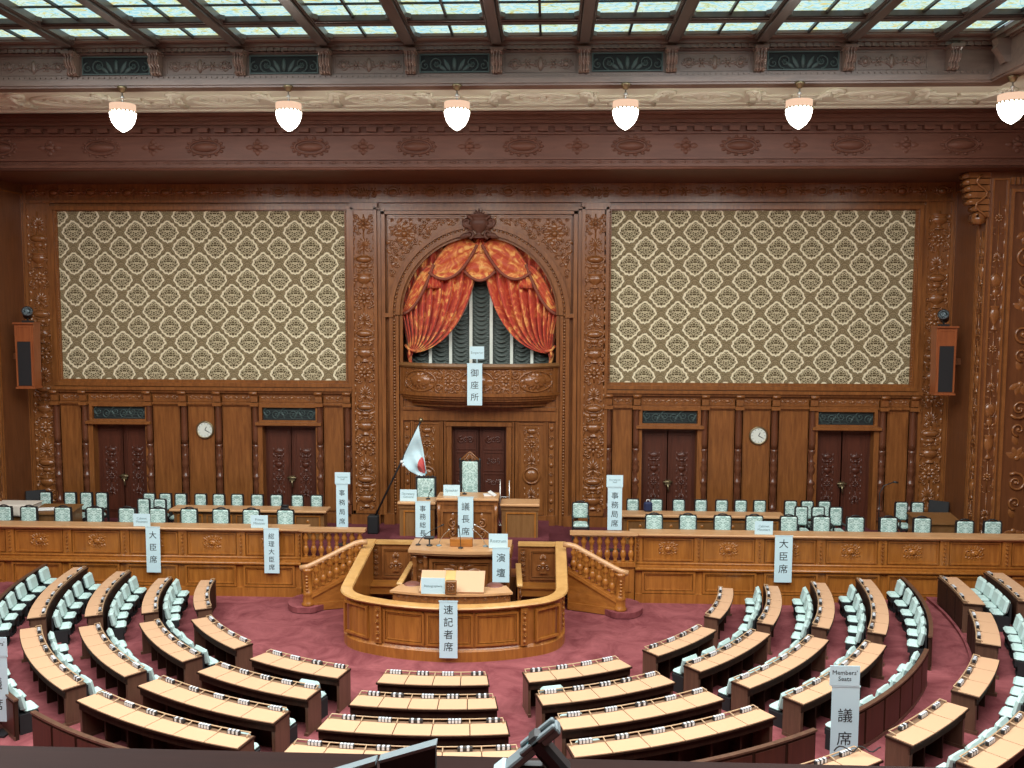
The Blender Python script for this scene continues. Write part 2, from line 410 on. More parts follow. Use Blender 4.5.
    def arabesque(s, u0, u1, v0, v1, g, seed=0, w=None):            # mirrored scrollwork filling a field
        rnd = random.Random(seed); uc = (u0 + u1) / 2; hw = (u1 - u0) / 2; w = w or g * .085
        rows = max(1, round((v1 - v0) / g)); dv = (v1 - v0) / rows; cols = max(1, round(hw / (g * .8))); du = hw / cols
        for j in range(rows):
            v = v0 + dv * (j + .5)
            for i in range(cols):
                for d in (-1, 1):
                    u = uc + d * du * (i + .5); k = (i + j + seed) % 3; q = min(du, dv)
                    if k == 0: s.scroll(u, v, q * .42, rnd.uniform(0, 6), 1.5, d * (1 if j % 2 else -1), w)
                    elif k == 1:
                        for t in range(4): s.leaf(u, v, q * .5, q * .26, pi / 2 + d * (t - 1.5) * .75 + (pi if j % 2 else 0), w * .9)
                        s.dome(u, v, q * .12, q * .12, w, 8)
                    else:
                        s.scroll(u, v + q * .16, q * .28, -pi / 2, 1.3, d, w * .8); s.leaf(u, v - q * .48, q * .45, q * .24, pi / 2 - d * .5, w * .8)
            if j % 2 == 0: s.rosette(uc, v, g * .22, 8, w)
            else: s.palmette(uc, v - g * .2, g * .36, w)
    def build(s, name, m, parent=None): return s.b.build(name, m, parent)
def wallrel(y): return Relief((0, y, 0), (1, 0, 0), (0, 0, 1), (0, -1, 0))

def text_mesh(body, size, name, m, parent, mtx, spacing=1.0, extr=.0015):
    c = bpy.data.curves.new('lettering', 'FONT'); c.body = body; c.size = size; c.align_x = 'CENTER'; c.align_y = 'CENTER'
    c.space_line = spacing; c.extrude = extr; c.resolution_u = 2
    o = bpy.data.objects.new('lettering', c); COL.objects.link(o); bpy.context.view_layer.update()
    me = bpy.data.meshes.new_from_object(o.evaluated_get(bpy.context.evaluated_depsgraph_get()))
    bpy.data.objects.remove(o); bpy.data.curves.remove(c)
    me.transform(mtx); me.materials.clear(); me.materials.append(M[m])
    me.name = name; q = bpy.data.objects.new(name, me); COL.objects.link(q); q.parent = parent
    return q
# ------------------------------------------------------------------ floor and shell
b = MB(); b.box(-17.6, 17.6, 1.5, 29.6, -.3, 0)
floor = tag(b.build('floor', 'carpet'), kind='structure')
tiers = MB()
for r0, r1, z0, z1 in ((9.10, 22, 0, .10), (10.34, 22, .10, .20), (12.75, 22, .20, .30), (14.0, 22, .30, .40)):
    tiers.arc(r0, r1, -91, 91, z0, z1, n=90)
    tiers.tube([(r0 * sin(R(a)), CY - r0 * cos(R(a)), z1 - .015) for a in range(-91, 92, 2)], .02, 6)
tag(tiers.build('floor_tiers', 'carpet'), kind='structure')
b = MB(); b.box(-15, 15, 25.2, 29.6, 0.02, 1.1); b.box(-17.5, -15, 25.2, 27.1, 0.02, 1.1); b.box(15, 17.5, 25.2, 27.1, 0.02, 1.1)
tag(b.build('floor_stage', 'carpet2'), kind='structure')

# back wall with the arched niche and five door recesses
b = MB(); W0, W1 = 29.42, 29.75
xs = [-15.0, -12.86, -11.08, -7.16, -5.38, -.90, .90, 5.30, 7.08, 10.93, 12.71, 15.0]
b.box(-15, 15, 29.78, 29.9, 1.1, 5.15)
for i in range(11):
    x0, x1 = xs[i], xs[i + 1]
    if i in (1, 3, 7, 9): b.box(x0, x1, W0, W1, 4.33, 5.4)
    elif i == 5: b.box(x0, x1, W0, W1, 4.38, 5.4)
    else: b.box(x0, x1, W0, W1, 1.1, 5.4)
b.box(-15, -2.54, W0, W1, 5.4, 12.6); b.box(2.54, 15, W0, W1, 5.4, 12.6); b.box(-2.54, 2.54, W0, W1, 10.55, 12.6)
nA = 24
ar = [(2.54 * cos(pi * i / nA), 8.0 + 2.54 * sin(pi * i / nA)) for i in range(nA + 1)]
for i in range(nA):
    (xa, za), (xb, zb) = ar[i], ar[i + 1]
    b.prism([(xa, za), (xb, zb), (xb, 10.56), (xa, 10.56)], W0, W1)
wall = tag(b.build('wall_back', 'wall'), kind='structure')
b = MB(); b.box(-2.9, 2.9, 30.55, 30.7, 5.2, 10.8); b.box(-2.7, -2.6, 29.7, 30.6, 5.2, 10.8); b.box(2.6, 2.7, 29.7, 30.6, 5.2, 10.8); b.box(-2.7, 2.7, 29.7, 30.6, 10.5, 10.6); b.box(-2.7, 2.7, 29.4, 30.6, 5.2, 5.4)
tag(b.build('wall_niche', 'side'), kind='structure')

# side returns, piers, side walls, gallery wall behind the camera
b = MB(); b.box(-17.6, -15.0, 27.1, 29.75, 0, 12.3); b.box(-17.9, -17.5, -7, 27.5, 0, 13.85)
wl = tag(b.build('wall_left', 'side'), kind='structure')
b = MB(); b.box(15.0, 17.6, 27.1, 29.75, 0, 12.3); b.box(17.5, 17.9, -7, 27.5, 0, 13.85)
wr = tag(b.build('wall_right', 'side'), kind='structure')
b = MB(); b.box(-17.9, 17.9, -7.4, -7, 0, 13.85)
tag(b.build('wall_rear', 'wall'), kind='structure')
b = MB(); b.box(-17.5, 17.5, -7, 2.75, 5.4, 5.75)
tag(b.build('floor_gallery', 'carpet2'), kind='structure')

# carving on the right pier and its return
rl = wallrel(27.1)
rl.arabesque(15.70, 17.38, .55, 11.55, .72, 3, .05)
rl.column_ornament(15.28, .46, .9, 11.9, .95, 1)
rl.frame(15.05, 15.52, .5, 12.0, .05, .05); rl.frame(15.58, 17.48, .4, 11.7, .09, .07)
for i in range(14): rl.bar(15.55 + .14 * i, 15.63 + .14 * i, 11.82, 12.02, .10)
rl.build('carved_relief', 'carve', wr)
rl = Relief((15.0, 27.1, 0), (0, 1, 0), (0, 0, 1), (-1, 0, 0))
rl.column_ornament(.33, .42, .9, 10.6, .8, 2, .8); rl.frame(.08, .58, .5, 12.0, .05, .04); rl.frame(.66, 2.2, 1.4, 11.9, .05, .02)
rl.build('carved_strip', 'carve', wr)
rl = Relief((-15.0, 27.1, 0), (0, 1, 0), (0, 0, 1), (1, 0, 0))
rl.column_ornament(.33, .42, .9, 10.6, .8, 2, .8); rl.frame(.08, .58, .5, 12.0, .05, .04); rl.frame(.66, 2.2, 1.4, 11.9, .05, .02)
rl.build('carved_strip', 'carve', wl)
def corbel(sx, label):
    t = MB(); X = 15.0 * sx; q = -sx
    for k in range(7):
        z1 = 12.2 - k * .19; d = .62 - .035 * k - (.12 if k > 4 else 0)
        t.box(min(X, X + q * d), max(X, X + q * d), 27.12, 27.62, z1 - .17, z1 - .01)
        t.tube([(X + q * d, 27.14, z1 - .09), (X + q * d, 27.6, z1 - .09)], .085, 8)
    t.tube([(X + q * .22, 27.14, 10.86), (X + q * .22, 27.6, 10.86)], .16, 10)
    o = t.build('corbel', 'carve'); tag(o, label, 'bracket')
    s = MB(); s.tube([(X + q * (.25 + .16 * sin(k * .9)), 27.08, 12.1 - k * .1) for k in range(13)], .035, 6); s.build('scroll', 'carve', o)
corbel(1, 'carved scroll bracket at the head of the right pier, under the entablature')

# entablature across the stage opening
b = MB()
def run(b, y, z0, z1, yb=29.7, x0=-17.5, x1=17.5): b.box(x0, x1, y, yb, z0, z1)
run(b, 26.60, 12.20, 12.28); run(b, 26.53, 12.28, 12.36); run(b, 26.62, 12.36, 12.50); run(b, 26.56, 12.50, 12.56); run(b, 26.66, 12.56, 13.22)
run(b, 26.58, 13.22, 13.28); run(b, 26.54, 13.42, 13.50); run(b, 26.44, 13.50, 13.60); run(b, 26.36, 13.60, 13.70); run(b, 26.26, 13.70, 13.84); run(b, 26.6, 13.28, 13.42)
for i in range(71): b.box(-17.4 + i * .495, -17.4 + i * .495 + .29, 26.44, 26.62, 13.29, 13.41)
b.tube([(-17.5, 26.52, 12.24), (17.5, 26.52, 12.24)], .05, 8); b.tube([(-17.5, 26.24, 13.76), (17.5, 26.24, 13.76)], .06, 8)
ent = tag(b.build('trim_1', 'ent'), kind='structure')
k = 0; x = -15.0 + .0
X = -17.2
while X < 17.2:
    rl = wallrel(26.66)
    if k % 2 == 0:
        rl.ring(X, 12.89, .46, .20, .035, 24); rl.dome(X, 12.89, .38, .14, .10, 16)
        for q in range(14): rl.dome(X + .53 * cos(q * 2 * pi / 14), 12.89 + .26 * sin(q * 2 * pi / 14), .07, .05, .04, 6)
        rl.build('oval_medallion', 'ent', ent)
    else:
        rl.dome(X, 12.89, .15, .09, .09, 10)
        for a in (0, pi / 2, pi, 3 * pi / 2): rl.leaf(X + .1 * cos(a), 12.89 + .08 * sin(a), .26 if a in (0, pi) else .17, .16, a, .05)
        for a in (pi / 4, 3 * pi / 4, 5 * pi / 4, 7 * pi / 4): rl.leaf(X, 12.89, .2, .12, a, .04)
        rl.build('diamond_rosette', 'ent', ent)
    X += 1.557; k += 1
rl = wallrel(26.62)
rl.run_ornament(-16.5, 17.2, 12.43, .13, .35); rl.build('leaf_band', 'ent', ent)

# flat plaster ceiling round the light well, with strapwork
b = MB()
b.box(-17.9, 17.9, 23.34, 29.7, 13.84, 14.1); b.box(-17.9, 17.9, -7, 2.3, 13.84, 14.1)
b.box(-17.9, -13.35, 2.3, 23.34, 13.84, 14.1); b.box(13.2, 17.9, 2.3, 23.34, 13.84, 14.1)
ceil = tag(b.build('ceiling', 'plaster'), kind='structure')
rl = Relief((0, 0, 13.84), (1, 0, 0), (0, 1, 0), (0, 0, -1))
rl.bar(-16.8, 16.8, 26.0, 26.14, .05); rl.bar(-16.8, 16.8, 25.55, 25.62, .035)
for i in range(-3, 5):
    X = i * 4.33 - .1
    rl.ring(X + 2.16, 24.75, .95, .55, .05, 26); rl.ring(X + 2.16, 24.75, .6, .32, .035, 22); rl.rosette(X + 2.16, 24.75, .35, 8, .06)
    for d in (-1, 1):
        rl.bar(X + 2.16 + d * 1.62 - .5, X + 2.16 + d * 1.62 + .5, 24.55, 24.72, .06); rl.bar(X + 2.16 + d * 1.62 - .4, X + 2.16 + d * 1.62 + .4, 25.0, 25.16, .06)
        rl.scroll(X + 2.16 + d * 1.15, 24.2, .26, 0, 1.3, d, .06); rl.scroll(X + 2.16 + d * 2.0, 25.25, .26, pi / 2, 1.3, d, .06)
        rl.tube([(X + 2.16 + d * 1.3, 25.5), (X + 2.16 + d * 1.45, 24.9), (X + 2.16 + d * 1.25, 24.2)], .075)
rl.build('plaster_strapwork', 'plaster', ceil)

# wooden border of the light well
b = MB(); XL, XR, YB = -13.3, 13.15, 23.3
def rim_run(b, off, z0, z1):                                            # off = how far the run stands into the well
    b.box(XL + off, XR - off, YB - off, YB + .35, z0, z1)
    b.box(XR - off, XR + .35, 2.3, YB + .35, z0, z1); b.box(XL - .35, XL + off, 2.3, YB + .35, z0, z1)
for off, z0, z1 in ((.07, 13.79, 13.84), (.12, 13.84, 13.96), (.07, 13.96, 14.02), (.04, 14.02, 14.08), (0, 14.08, 14.62), (.06, 14.62, 14.66), (.14, 14.66, 14.76), (.22, 14.76, 14.86)):
    rim_run(b, off, z0, z1)
for i in range(150): b.box(XL + .2 + i * .176, XL + .2 + i * .176 + .11, YB - .17, YB, 14.66, 14.75)
for i in range(190): b.box(XL + .2 + i * .139, XL + .2 + i * .139 + .08, YB - .08, YB, 14.01, 14.06)
bord = tag(b.build('trim_2', 'bord'), kind='structure')
def console(X):
    t = MB(); pr = [(0, 14.64), (.34, 14.64), (.36, 14.56), (.30, 14.50), (.34, 14.42), (.30, 14.32), (.20, 14.24), (.22, 14.14), (.12, 14.08), (0, 14.08)]
    t.prism([(YB - y, z) for y, z in pr], X - .13, X + .13, 'x')
    for d in (-.07, 0, .07): t.tube([(X + d, YB - y - .01, z) for y, z in pr[1:9]], .025, 5)
    t.box(X - .16, X + .16, YB - .40, YB, 14.57, 14.64); t.build('console', 'bord', bord)
for i in range(-6, 6): console(.92 + 2.167 * i if abs(1.083 + 2.167 * i) < 11.5 else 12.1 * (1 if i > 0 else -1))
for y in (22.6, 20.4, 18.3):
    t = MB(); t.prism([(XR - q, z) for q, z in [(0, 14.64), (.34, 14.64), (.30, 14.50), (.34, 14.42), (.20, 14.24), (.12, 14.08), (0, 14.08)]], y - .13, y + .13, 'y'); t.build('console', 'bord', bord)
for i in range(-5, 6):
    X = 2.167 * i - .16
    if i % 2 == 0:
        g = MB(); g.box(X - .86, X + .86, YB - .012, YB - .004, 14.14, 14.56); gb = g.build('vent_grille', 'grilleback', bord)
        rl = wallrel(YB - .02)
        for d in (-1, 1):
            rl.scroll(X + d * .45, 14.34, .18, -pi / 2, 1.5, d, .022); rl.scroll(X + d * .74, 14.30, .13, pi / 2, 1.2, -d, .02)
            rl.rosette(X + d * .45, 14.33, .08, 6, .03); rl.leaf(X + d * .1, 14.16, .36, .1, pi / 2 - d * .5, .03); rl.leaf(X + d * .2, 14.16, .3, .09, pi / 2 - d * .9, .03)
        rl.dome(X, 14.34, .06, .17, .04, 10); rl.frame(X - .88, X + .88, 14.12, 14.58, .03, .03); rl.build('scroll_lattice', 'grille', gb)
    else:
        rl = wallrel(YB); rl.frame(X - .88, X + .88, 14.12, 14.58, .03, .02)
        rl.run_ornament(X - .8, X + .8, 14.33, .36, .34, 1); rl.dome(X, 14.33, .07, .18, .05, 10); rl.build('carved_panel', 'bord', bord)

# skylight: stained glass between wooden beams
sk = MB(); Zs = 14.95
sk.box(XL, XR, YB - .42, YB + .3, 14.86, 14.98)
sk.box(XL, XR, YB - .46, YB - .40, 14.90, 15.05)
window = tag(sk.build('window_1', 'bord'), kind='structure')
HX = [.92 + 2.167 * i for i in range(-6, 6)]
ys = [22.86, 22.2, 21.4, 18.4, 15.3, 12.2, 9.1, 6.0, 2.9]
for X in HX:
    t = MB()
    if abs(X) > 12.5: continue
    t.box(X - .20, X + .20, 2.4, YB - .35, 14.80, 15.1); t.box(X - .12, X + .12, 2.4, YB - .38, 14.72, 14.82)
    t.tube([(X - .15, 2.4, 14.80), (X - .15, YB - .36, 14.80)], .03, 6); t.tube([(X + .15, 2.4, 14.80), (X + .15, YB - .36, 14.80)], .03, 6)
    for d in (-1, 1):
        for yy in (22.78, 21.3):
            t.obox(Matrix.Translation((X + d * .2, yy, 14.9)) @ Matrix.Rotation(pi / 4, 4, 'Z'), .07, .07, .05)
    t.build('beam', 'beam', window)
t = MB()
for i in range(-5, 7): t.box(2.167 * i - .19, 2.167 * i - .13, 2.4, YB - .4, 14.90, 15.0)
for y in (20.57, 19.5): t.box(XL, XR, y - .02, y + .02, 14.92, 14.98)
t.build('glazing_bar', 'dark', window)
for y in ys[2:]:
    t = MB(); t.box(XL, XR, y, y + .36, 14.84, 15.08); t.box(XL, XR, y + .08, y + .28, 14.79, 14.86)
    t.tube([(XL, y + .04, 14.83), (XR, y + .04, 14.83)], .03, 6); t.tube([(XL, y + .32, 14.83), (XR, y + .32, 14.83)], .03, 6)
    t.build('cross_beam', 'beam', window)
for i in range(-6, 6):
    for y0, y1 in ((21.74, 22.9), (18.4, 21.45)):
        X0 = max(2.167 * i, XL + .05); X1 = min(2.167 * (i + 1), XR - .05)
        t = MB(); t.box(X0, X1, y0, y1, 14.965, 14.975); t.build('stained_glass_pane', 'glass', window)
t = MB(); t.box(XL, XR, 2.4, 18.4, 14.965, 14.975); t.build('stained_glass_pane', 'glass', window)

# pendant lamps under the border
lamp = thing('ceiling_lamp', 'x', 'lamp', (0, 0, 0), 0, 'glass globe lamps under the skylight border')
t = MB(); t.lathe([(.0, 0), (.10, 0), (.13, -.03), (.10, -.07), (.07, -.14), (.035, -.16)], n=12); t.build('canopy', 'bronze', lamp)
t = MB(); t.lathe([(.02, -.14), (.02, -.24), (.05, -.26), (.05, -.30), (.02, -.32), (.02, -.36), (.1, -.44), (.2, -.47)], n=10); t.build('stem', 'silver', lamp)
t = MB(); t.lathe([(.30, -.47), (.32, -.45), (.32, -.63), (.30, -.64)], n=20); t.build('glass_band', 'lampring', lamp)
t = MB(); t.lathe([(.31, -.62), (.325, -.66), (.315, -.76), (.27, -.90), (.19, -1.02), (.09, -1.10), (.02, -1.14)], n=20); t.build('glass_bowl', 'lamp', lamp)
t = MB()
for i in range(20): t.ell((.325 * cos(i * pi / 10), .325 * sin(i * pi / 10), -.65), .03, .03, .03, 6, 4)
t.build('beaded_ring', 'bronze', lamp)
tr = tree_of(lamp)
spots = [(-8.62, 'leftmost'), (-4.35, 'second from the left'), (-.08, 'third from the left, above the arch'), (4.13, 'fourth from the left'), (8.40, 'fifth from the left')]
def point(p):
    d = bpy.data.lights.new('lamp_light', 'POINT'); d.energy = 55; d.color = (1, .95, .84); d.shadow_soft_size = .3
    o = bpy.data.objects.new('lamp_light', d); o.location = p; COL.objects.link(o)
for i, (X, w) in enumerate(spots):
    l = 'lit glass globe lamp hanging below the skylight border, ' + w
    if i == 0: lamp.location = (X, 23.12, 13.80); lamp['label'] = l
    else: dup(lamp, (X, 23.12, 13.80), 0, l, tree=tr)
    point((X, 22.7, 12.3))
dup(lamp, (13.30, 22.62, 13.80), 0, 'lit glass globe lamp at the right corner of the skylight border', tree=tr); point((13.2, 22.3, 12.3))

# ------------------------------------------------------------------ back wall joinery
WY = 29.42
# carved band round the whole stage wall
b = MB()
b.box(-15, 15, WY - .06, WY, 11.66, 12.2); b.box(-15, -14.12, WY - .06, WY, 1.1, 11.66); b.box(14.12, 15, WY - .06, WY, 1.1, 11.66)
for s in (-1, 1):
    for X in (14.14, 14.93): b.box(s * X - .05, s * X + .05, WY - .11, WY, 1.1, 12.0)
b.box(-15, 15, WY - .12, WY, 11.60, 11.70)
tr3 = tag(b.build('trim_3', 'wall'), kind='structure')
rl = wallrel(WY - .06)
rl.run_ornament(-14.9, 14.9, 11.94, .44, .62)
for s in (-1, 1): rl.column_ornament(s * 14.53, .80, 1.4, 11.6, .62, 1 if s > 0 else 3, 1.2)
rl.build('carved_relief', 'carve', tr3)

# fabric panels in their frames
def fabric_panel(s, where):
    x0, x1 = (-13.86, -4.37) if s < 0 else (4.24, 13.79)
    o = MB(); o.box(x0, x1, WY - .03, WY, 5.84, 11.38)
    p = o.build('fabric_panel', 'damask_' + where); tag(p, f'large panel of olive and cream medallion fabric {where} of the arch', 'wall panel')
    f = MB()
    for d, w, h in ((0, .10, .09), (.10, .12, .16), (.22, .08, .10)):
        a0, a1, c0, c1 = x0 - d - w, x1 + d + w, 5.84 - d - w, 11.38 + d * .35 + w * .6
        for q in ((a0, a1, c0, c0 + w), (a0, a1, c1 - w, c1), (a0, a0 + w, c0 + w, c1 - w), (a1 - w, a1, c0 + w, c1 - w)): f.box(q[0], q[1], WY - h, WY, q[2], q[3])
    f.build('frame', 'wall', p)
    g = MB()
    for i in range(110): g.ell((x0 - .03 + (x1 - x0 + .06) * i / 109, WY - .09, 11.40), .035, .03, .03, 6, 4); 
    for i in range(64):
        for X in (x0 - .04, x1 + .04): g.ell((X, WY - .09, 5.84 + 5.54 * i / 63), .03, .03, .035, 6, 4)
    g.build('beading', 'wall', p)
fabric_panel(-1, 'left'); fabric_panel(1, 'right')

# lower panelling
b = MB()
CXS = {-1: [4.33, 5.26, 7.40, 8.64, 9.79, 10.97, 13.14, 14.10], 1: [4.21, 5.12, 7.31, 8.41, 9.56, 10.77, 12.99, 13.94]}
for s in (-1, 1):
    x0, x1 = sorted((s * 4.15, s * 14.14)); q_ = CXS[s]
    b.box(x0, x1, WY - .30, WY, 5.50, 5.60); b.box(x0, x1, WY - .22, WY, 5.42, 5.50); b.box(x0, x1, WY - .10, WY, 5.06, 5.42)
    b.box(x0, x1, WY - .16, WY, 5.02, 5.08)
    for a, c in ((q_[0], q_[1]), (q_[2], q_[3]), (q_[3], q_[4]), (q_[4], q_[5]), (q_[6], q_[7])):
        p0, p1 = sorted((s * (a + .16), s * (c - .16)))
        b.box(p0, p1, WY - .06, WY, 1.5, 4.98)
        for q in ((p0 - .05, p0), (p1, p1 + .05)): b.box(q[0], q[1], WY - .10, WY, 1.45, 5.02)
        b.box(p0 - .05, p1 + .05, WY - .10, WY, 4.97, 5.02)
    for (a, c) in ((4.15, 5.35), (7.2, 11.05), (12.9, 14.1)):
        p0, p1 = sorted((s * a, s * c)); b.box(p0, p1, WY - .14, WY, 1.1, 1.42)
tr4 = tag(b.build('trim_4', 'wall'), kind='structure')
rl = wallrel(WY - .10)
for s in (-1, 1):
    for a, c in zip(CXS[s], CXS[s][1:]):
        u0, u1 = sorted((s * (a + .14), s * (c - .14))); rl.frame(u0, u1, 5.12, 5.38, .02, .02); rl.run_ornament(u0 + .04, u1 - .04, 5.25, .24, .3)
rl.build('carved_frieze', 'carve', tr4)
colp = thing('half_column', 'x', 'half column', (0, 0, 0), 0, 'turned half columns along the stage wall')
t = MB(); t.box(-.13, .13, -.14, .12, .32, .62); t.box(-.14, .14, -.0, .12, .62, 4.2); t.build('plinth', 'shaft', colp)
t = MB(); t.lathe([(.11, .62), (.12, .68), (.07, .74), (.06, .9), (.10, 1.12), (.12, 1.3), (.08, 1.42), (.12, 1.48), (.12, 1.54), (.08, 1.6), (.075, 1.76), (.11, 1.86), (.125, 1.98), (.09, 2.1), (.12, 2.16), (.08, 2.24), (.07, 2.4), (.11, 2.52), (.12, 2.6)], n=12); t.build('baluster', 'shaft', colp)
t = MB(); t.lathe([(.10, 2.6), (.115, 2.8), (.11, 3.3), (.095, 3.82), (.12, 3.86), (.12, 3.9)], n=12); t.build('shaft', 'shaft', colp)
t = MB(); t.box(-.14, .14, -.16, .1, 3.88, 4.0); t.prism([(-.02, 4.0), (-.12, 4.02), (-.14, 4.1), (-.16, 4.22), (-.24, 4.3), (-.26, 4.38), (.1, 4.38), (.1, 4.0)], -.11, .11, 'x'); t.tube([(-.13, -.2, 4.32), (.13, -.2, 4.32)], .06, 8); t.build('capital', 'carve', colp)
tr = tree_of(colp)
near = ['beside the tall carved pilaster', 'on the arch side of the inner door', 'on the corner side of the inner door', 'on the arch side of the clock panel', 'on the corner side of the clock panel', 'on the arch side of the outer door', 'on the corner side of the outer door', 'at the outer corner of the stage wall']
for s in (-1, 1):
    for i, X in enumerate(CXS[s]):
        l = f'turned wooden half column {near[i]}, {"left" if s < 0 else "right"} of the stage'
        if s < 0 and i == 0: colp.location = (s * X, WY - .1, 1.1); colp['label'] = l
        else: dup(colp, (s * X, WY - .1, 1.1), 0, l, tree=tr)

# doors
def door(n, xc, hw, top, side=True):
    f = MB()
    f.box(xc - hw - .16, xc - hw, WY - .16, WY, 1.1, top); f.box(xc + hw, xc + hw + .16, WY - .16, WY, 1.1, top); f.box(xc - hw - .18, xc + hw + .18, WY - .2, WY, top, top + .13)
    d = tag(f.build(f'door_{n}', 'wall'), kind='structure')
    for s in (-1, 1):
        x0, x1 = sorted((xc, xc + s * (hw + .02)))
        t = MB(); t.box(x0, x1, WY + .18, WY + .25, 1.1, top); t.box(x0 + .1, x1 - .1, WY + .15, WY + .18, 1.35, top - .15); t.box(xc - .03 if s > 0 else xc - .03, xc if s < 0 else xc + .03, WY + .14, WY + .18, 1.1, top)
        lf = t.build('door_leaf', 'door', d)
        rl = wallrel(WY + .15); c = (x0 + x1) / 2
        if side:
            rl.column_ornament(c, .42, 1.9, 3.6, .43, 2, .8); rl.frame(x0 + .13, x1 - .13, 1.4, top - .2, .03, .02)
        else:
            for k in range(4): rl.frame(x0 + .12, x1 - .12, 1.4 + .72 * k, 2.05 + .72 * k, .035, .03); rl.arabesque(x0 + .17, x1 - .17, 1.46 + .72 * k, 1.99 + .72 * k, .5, k, .03)
        rl.build('carving', 'door', lf)
    if side:
        t = MB(); t.box(xc - .09, xc + .09, WY + .08, WY + .15, 2.45, 2.62); t.tube([(xc - .15, WY + .07, 2.56), (xc + .15, WY + .07, 2.56)], .03, 6); t.tube([(xc, WY + .06, 2.5), (xc + .03, WY + .06, 2.25)], .03, 6); t.build('handle', 'bronze', d)
        g = MB(); g.box(xc - hw + .02, xc + hw - .02, WY - .08, WY, 4.50, 4.98); g = g.build('transom', 'grilleback', d)
        rl = wallrel(WY); rl.frame(xc - hw - .1, xc + hw + .1, 4.42, 5.04, .10, .17); rl.bar(xc - hw - .2, xc + hw + .2, 4.36, 4.45, .28); rl.build('transom_frame', 'carve', d)
        rl = wallrel(WY - .08)
        for k in range(6):
            X = xc - hw + .16 + (2 * hw - .32) * k / 5; q = (-1) ** k
            rl.scroll(X, 4.74 + q * .03, .15, q * pi / 2, 1.4, q, .02); rl.leaf(X, 4.56, .3, .07, pi / 2 + q * .5, .02)
        for k in range(5): rl.tube([(xc - hw + .04, 4.56 + .09 * k), (xc + hw - .04, 4.56 + .09 * k)], .008)
        rl.build('transom_lattice', 'grille', g)
door(1, -11.97, .89, 4.33); door(2, -6.27, .89, 4.33); door(3, 0, .90, 4.38, False); door(4, 6.19, .89, 4.33); door(5, 11.82, .89, 4.33)
# the handle of the door is bronze only on the two inner doors and dull on the others

# clocks
def clock(X, Z, l):
    o = thing('wall_clock', l, 'clock', (X, WY - .06, Z))
    mt = Matrix.Rotation(pi / 2, 4, 'X')
    t = MB(); t.lathe([(.22, .0), (.29, .0), (.30, .05), (.27, .09), (.24, .05)], n=28, mtx=mt, cap=False); t.build('rim', 'bronze', o)
    t = MB(); t.lathe([(.0001, .055), (.245, .055), (.245, .0)], n=28, mtx=mt, sm=False); t.build('face', 'clockf', o)
    t = MB()
    for a, l_ in ((R(62), .12), (R(-28), .17)): t.tube([(0, -.062, 0), (l_ * cos(a), -.062, l_ * sin(a))], .010, 4)
    t.build('hands', 'black', o)
    t = MB()
    for k in range(12):
        a = k * pi / 6; t.tube([(.19 * cos(a), -.055, .19 * sin(a)), (.22 * cos(a), -.055, .22 * sin(a))], .007, 4)
    t.build('hour_marks', 'black', o)
clock(-9.1, 4.17, 'round white wall clock on the left panelling'); clock(9.05, 4.14, 'round white wall clock on the right panelling')

# speakers with a spotlight on top
def speaker(s, w):
    o = thing('loudspeaker', f'tall wooden loudspeaker with black front high in the {w} corner', 'loudspeaker', (s * 14.33, 28.2, 5.62))
    t = MB(); k = .04
    for z0, z1, a0, a1 in ((.06, 2.05, .28, .31),):
        t.add([(-a0, -.2, z0), (a0, -.2, z0), (a0, .2, z0), (-a0, .2, z0), (-a1, -.2, z1), (a1, -.2, z1), (a1, .2, z1), (-a1, .2, z1)], [(0, 3, 2, 1), (4, 5, 6, 7), (0, 1, 5, 4), (1, 2, 6, 5), (2, 3, 7, 6), (3, 0, 4, 7)])
    t.box(-.33, .33, -.26, .2, 2.05, 2.10); t.box(-.31, .31, -.24, .2, .0, .06); t.box(-.22, .22, -.22, -.2, 1.58, 1.96); t.build('cabinet', 'speaker', o)
    t = MB(); t.box(-.215, .215, -.225, -.2, .1, 1.5); t.build('speaker_cloth', 'black', o)
    t = MB()
    for q in ((-.27, -.22), (.22, .27)): t.box(q[0], q[1], -.235, -.2, .08, 2.0)
    t.box(-.22, .22, -.235, -.2, 1.5, 1.58); t.box(-.22, .22, -.235, -.2, 1.94, 2.0); t.build('front_frame', 'speaker', o)
    t = MB(); x0, x1 = sorted((s * .1, s * .67)); t.box(x0, x1, .3, .38, .9, 1.1); t.box(-.1, .1, .2, .38, .9, 1.1); t.build('wall_mount', 'side', o)
    p = thing('spotlight', f'small black spotlight standing on the {w} loudspeaker', 'spotlight', (s * 14.30, 28.2, 7.72))
    t = MB(); t.box(-.13, .13, -.12, .12, 0, .06); t.tube([(0, 0, .05), (0, 0, .2)], .03, 6); t.build('base', 'dark', p)
    mt = Matrix.Translation((0, 0, .28)) @ Matrix.Rotation(s * -.5, 4, 'Z') @ Matrix.Rotation(R(65), 4, 'X')
    t = MB(); t.lathe([(.10, -.2), (.14, -.15), (.15, .12), (.17, .2), (.13, .19)], n=12, mtx=mt, cap=False); t.build('housing', 'dark', p)
    t = MB(); t.lathe([(.0001, .19), (.13, .19)], n=12, mtx=mt); t.build('lens', 'grey', p)
speaker(-1, 'left'); speaker(1, 'right')

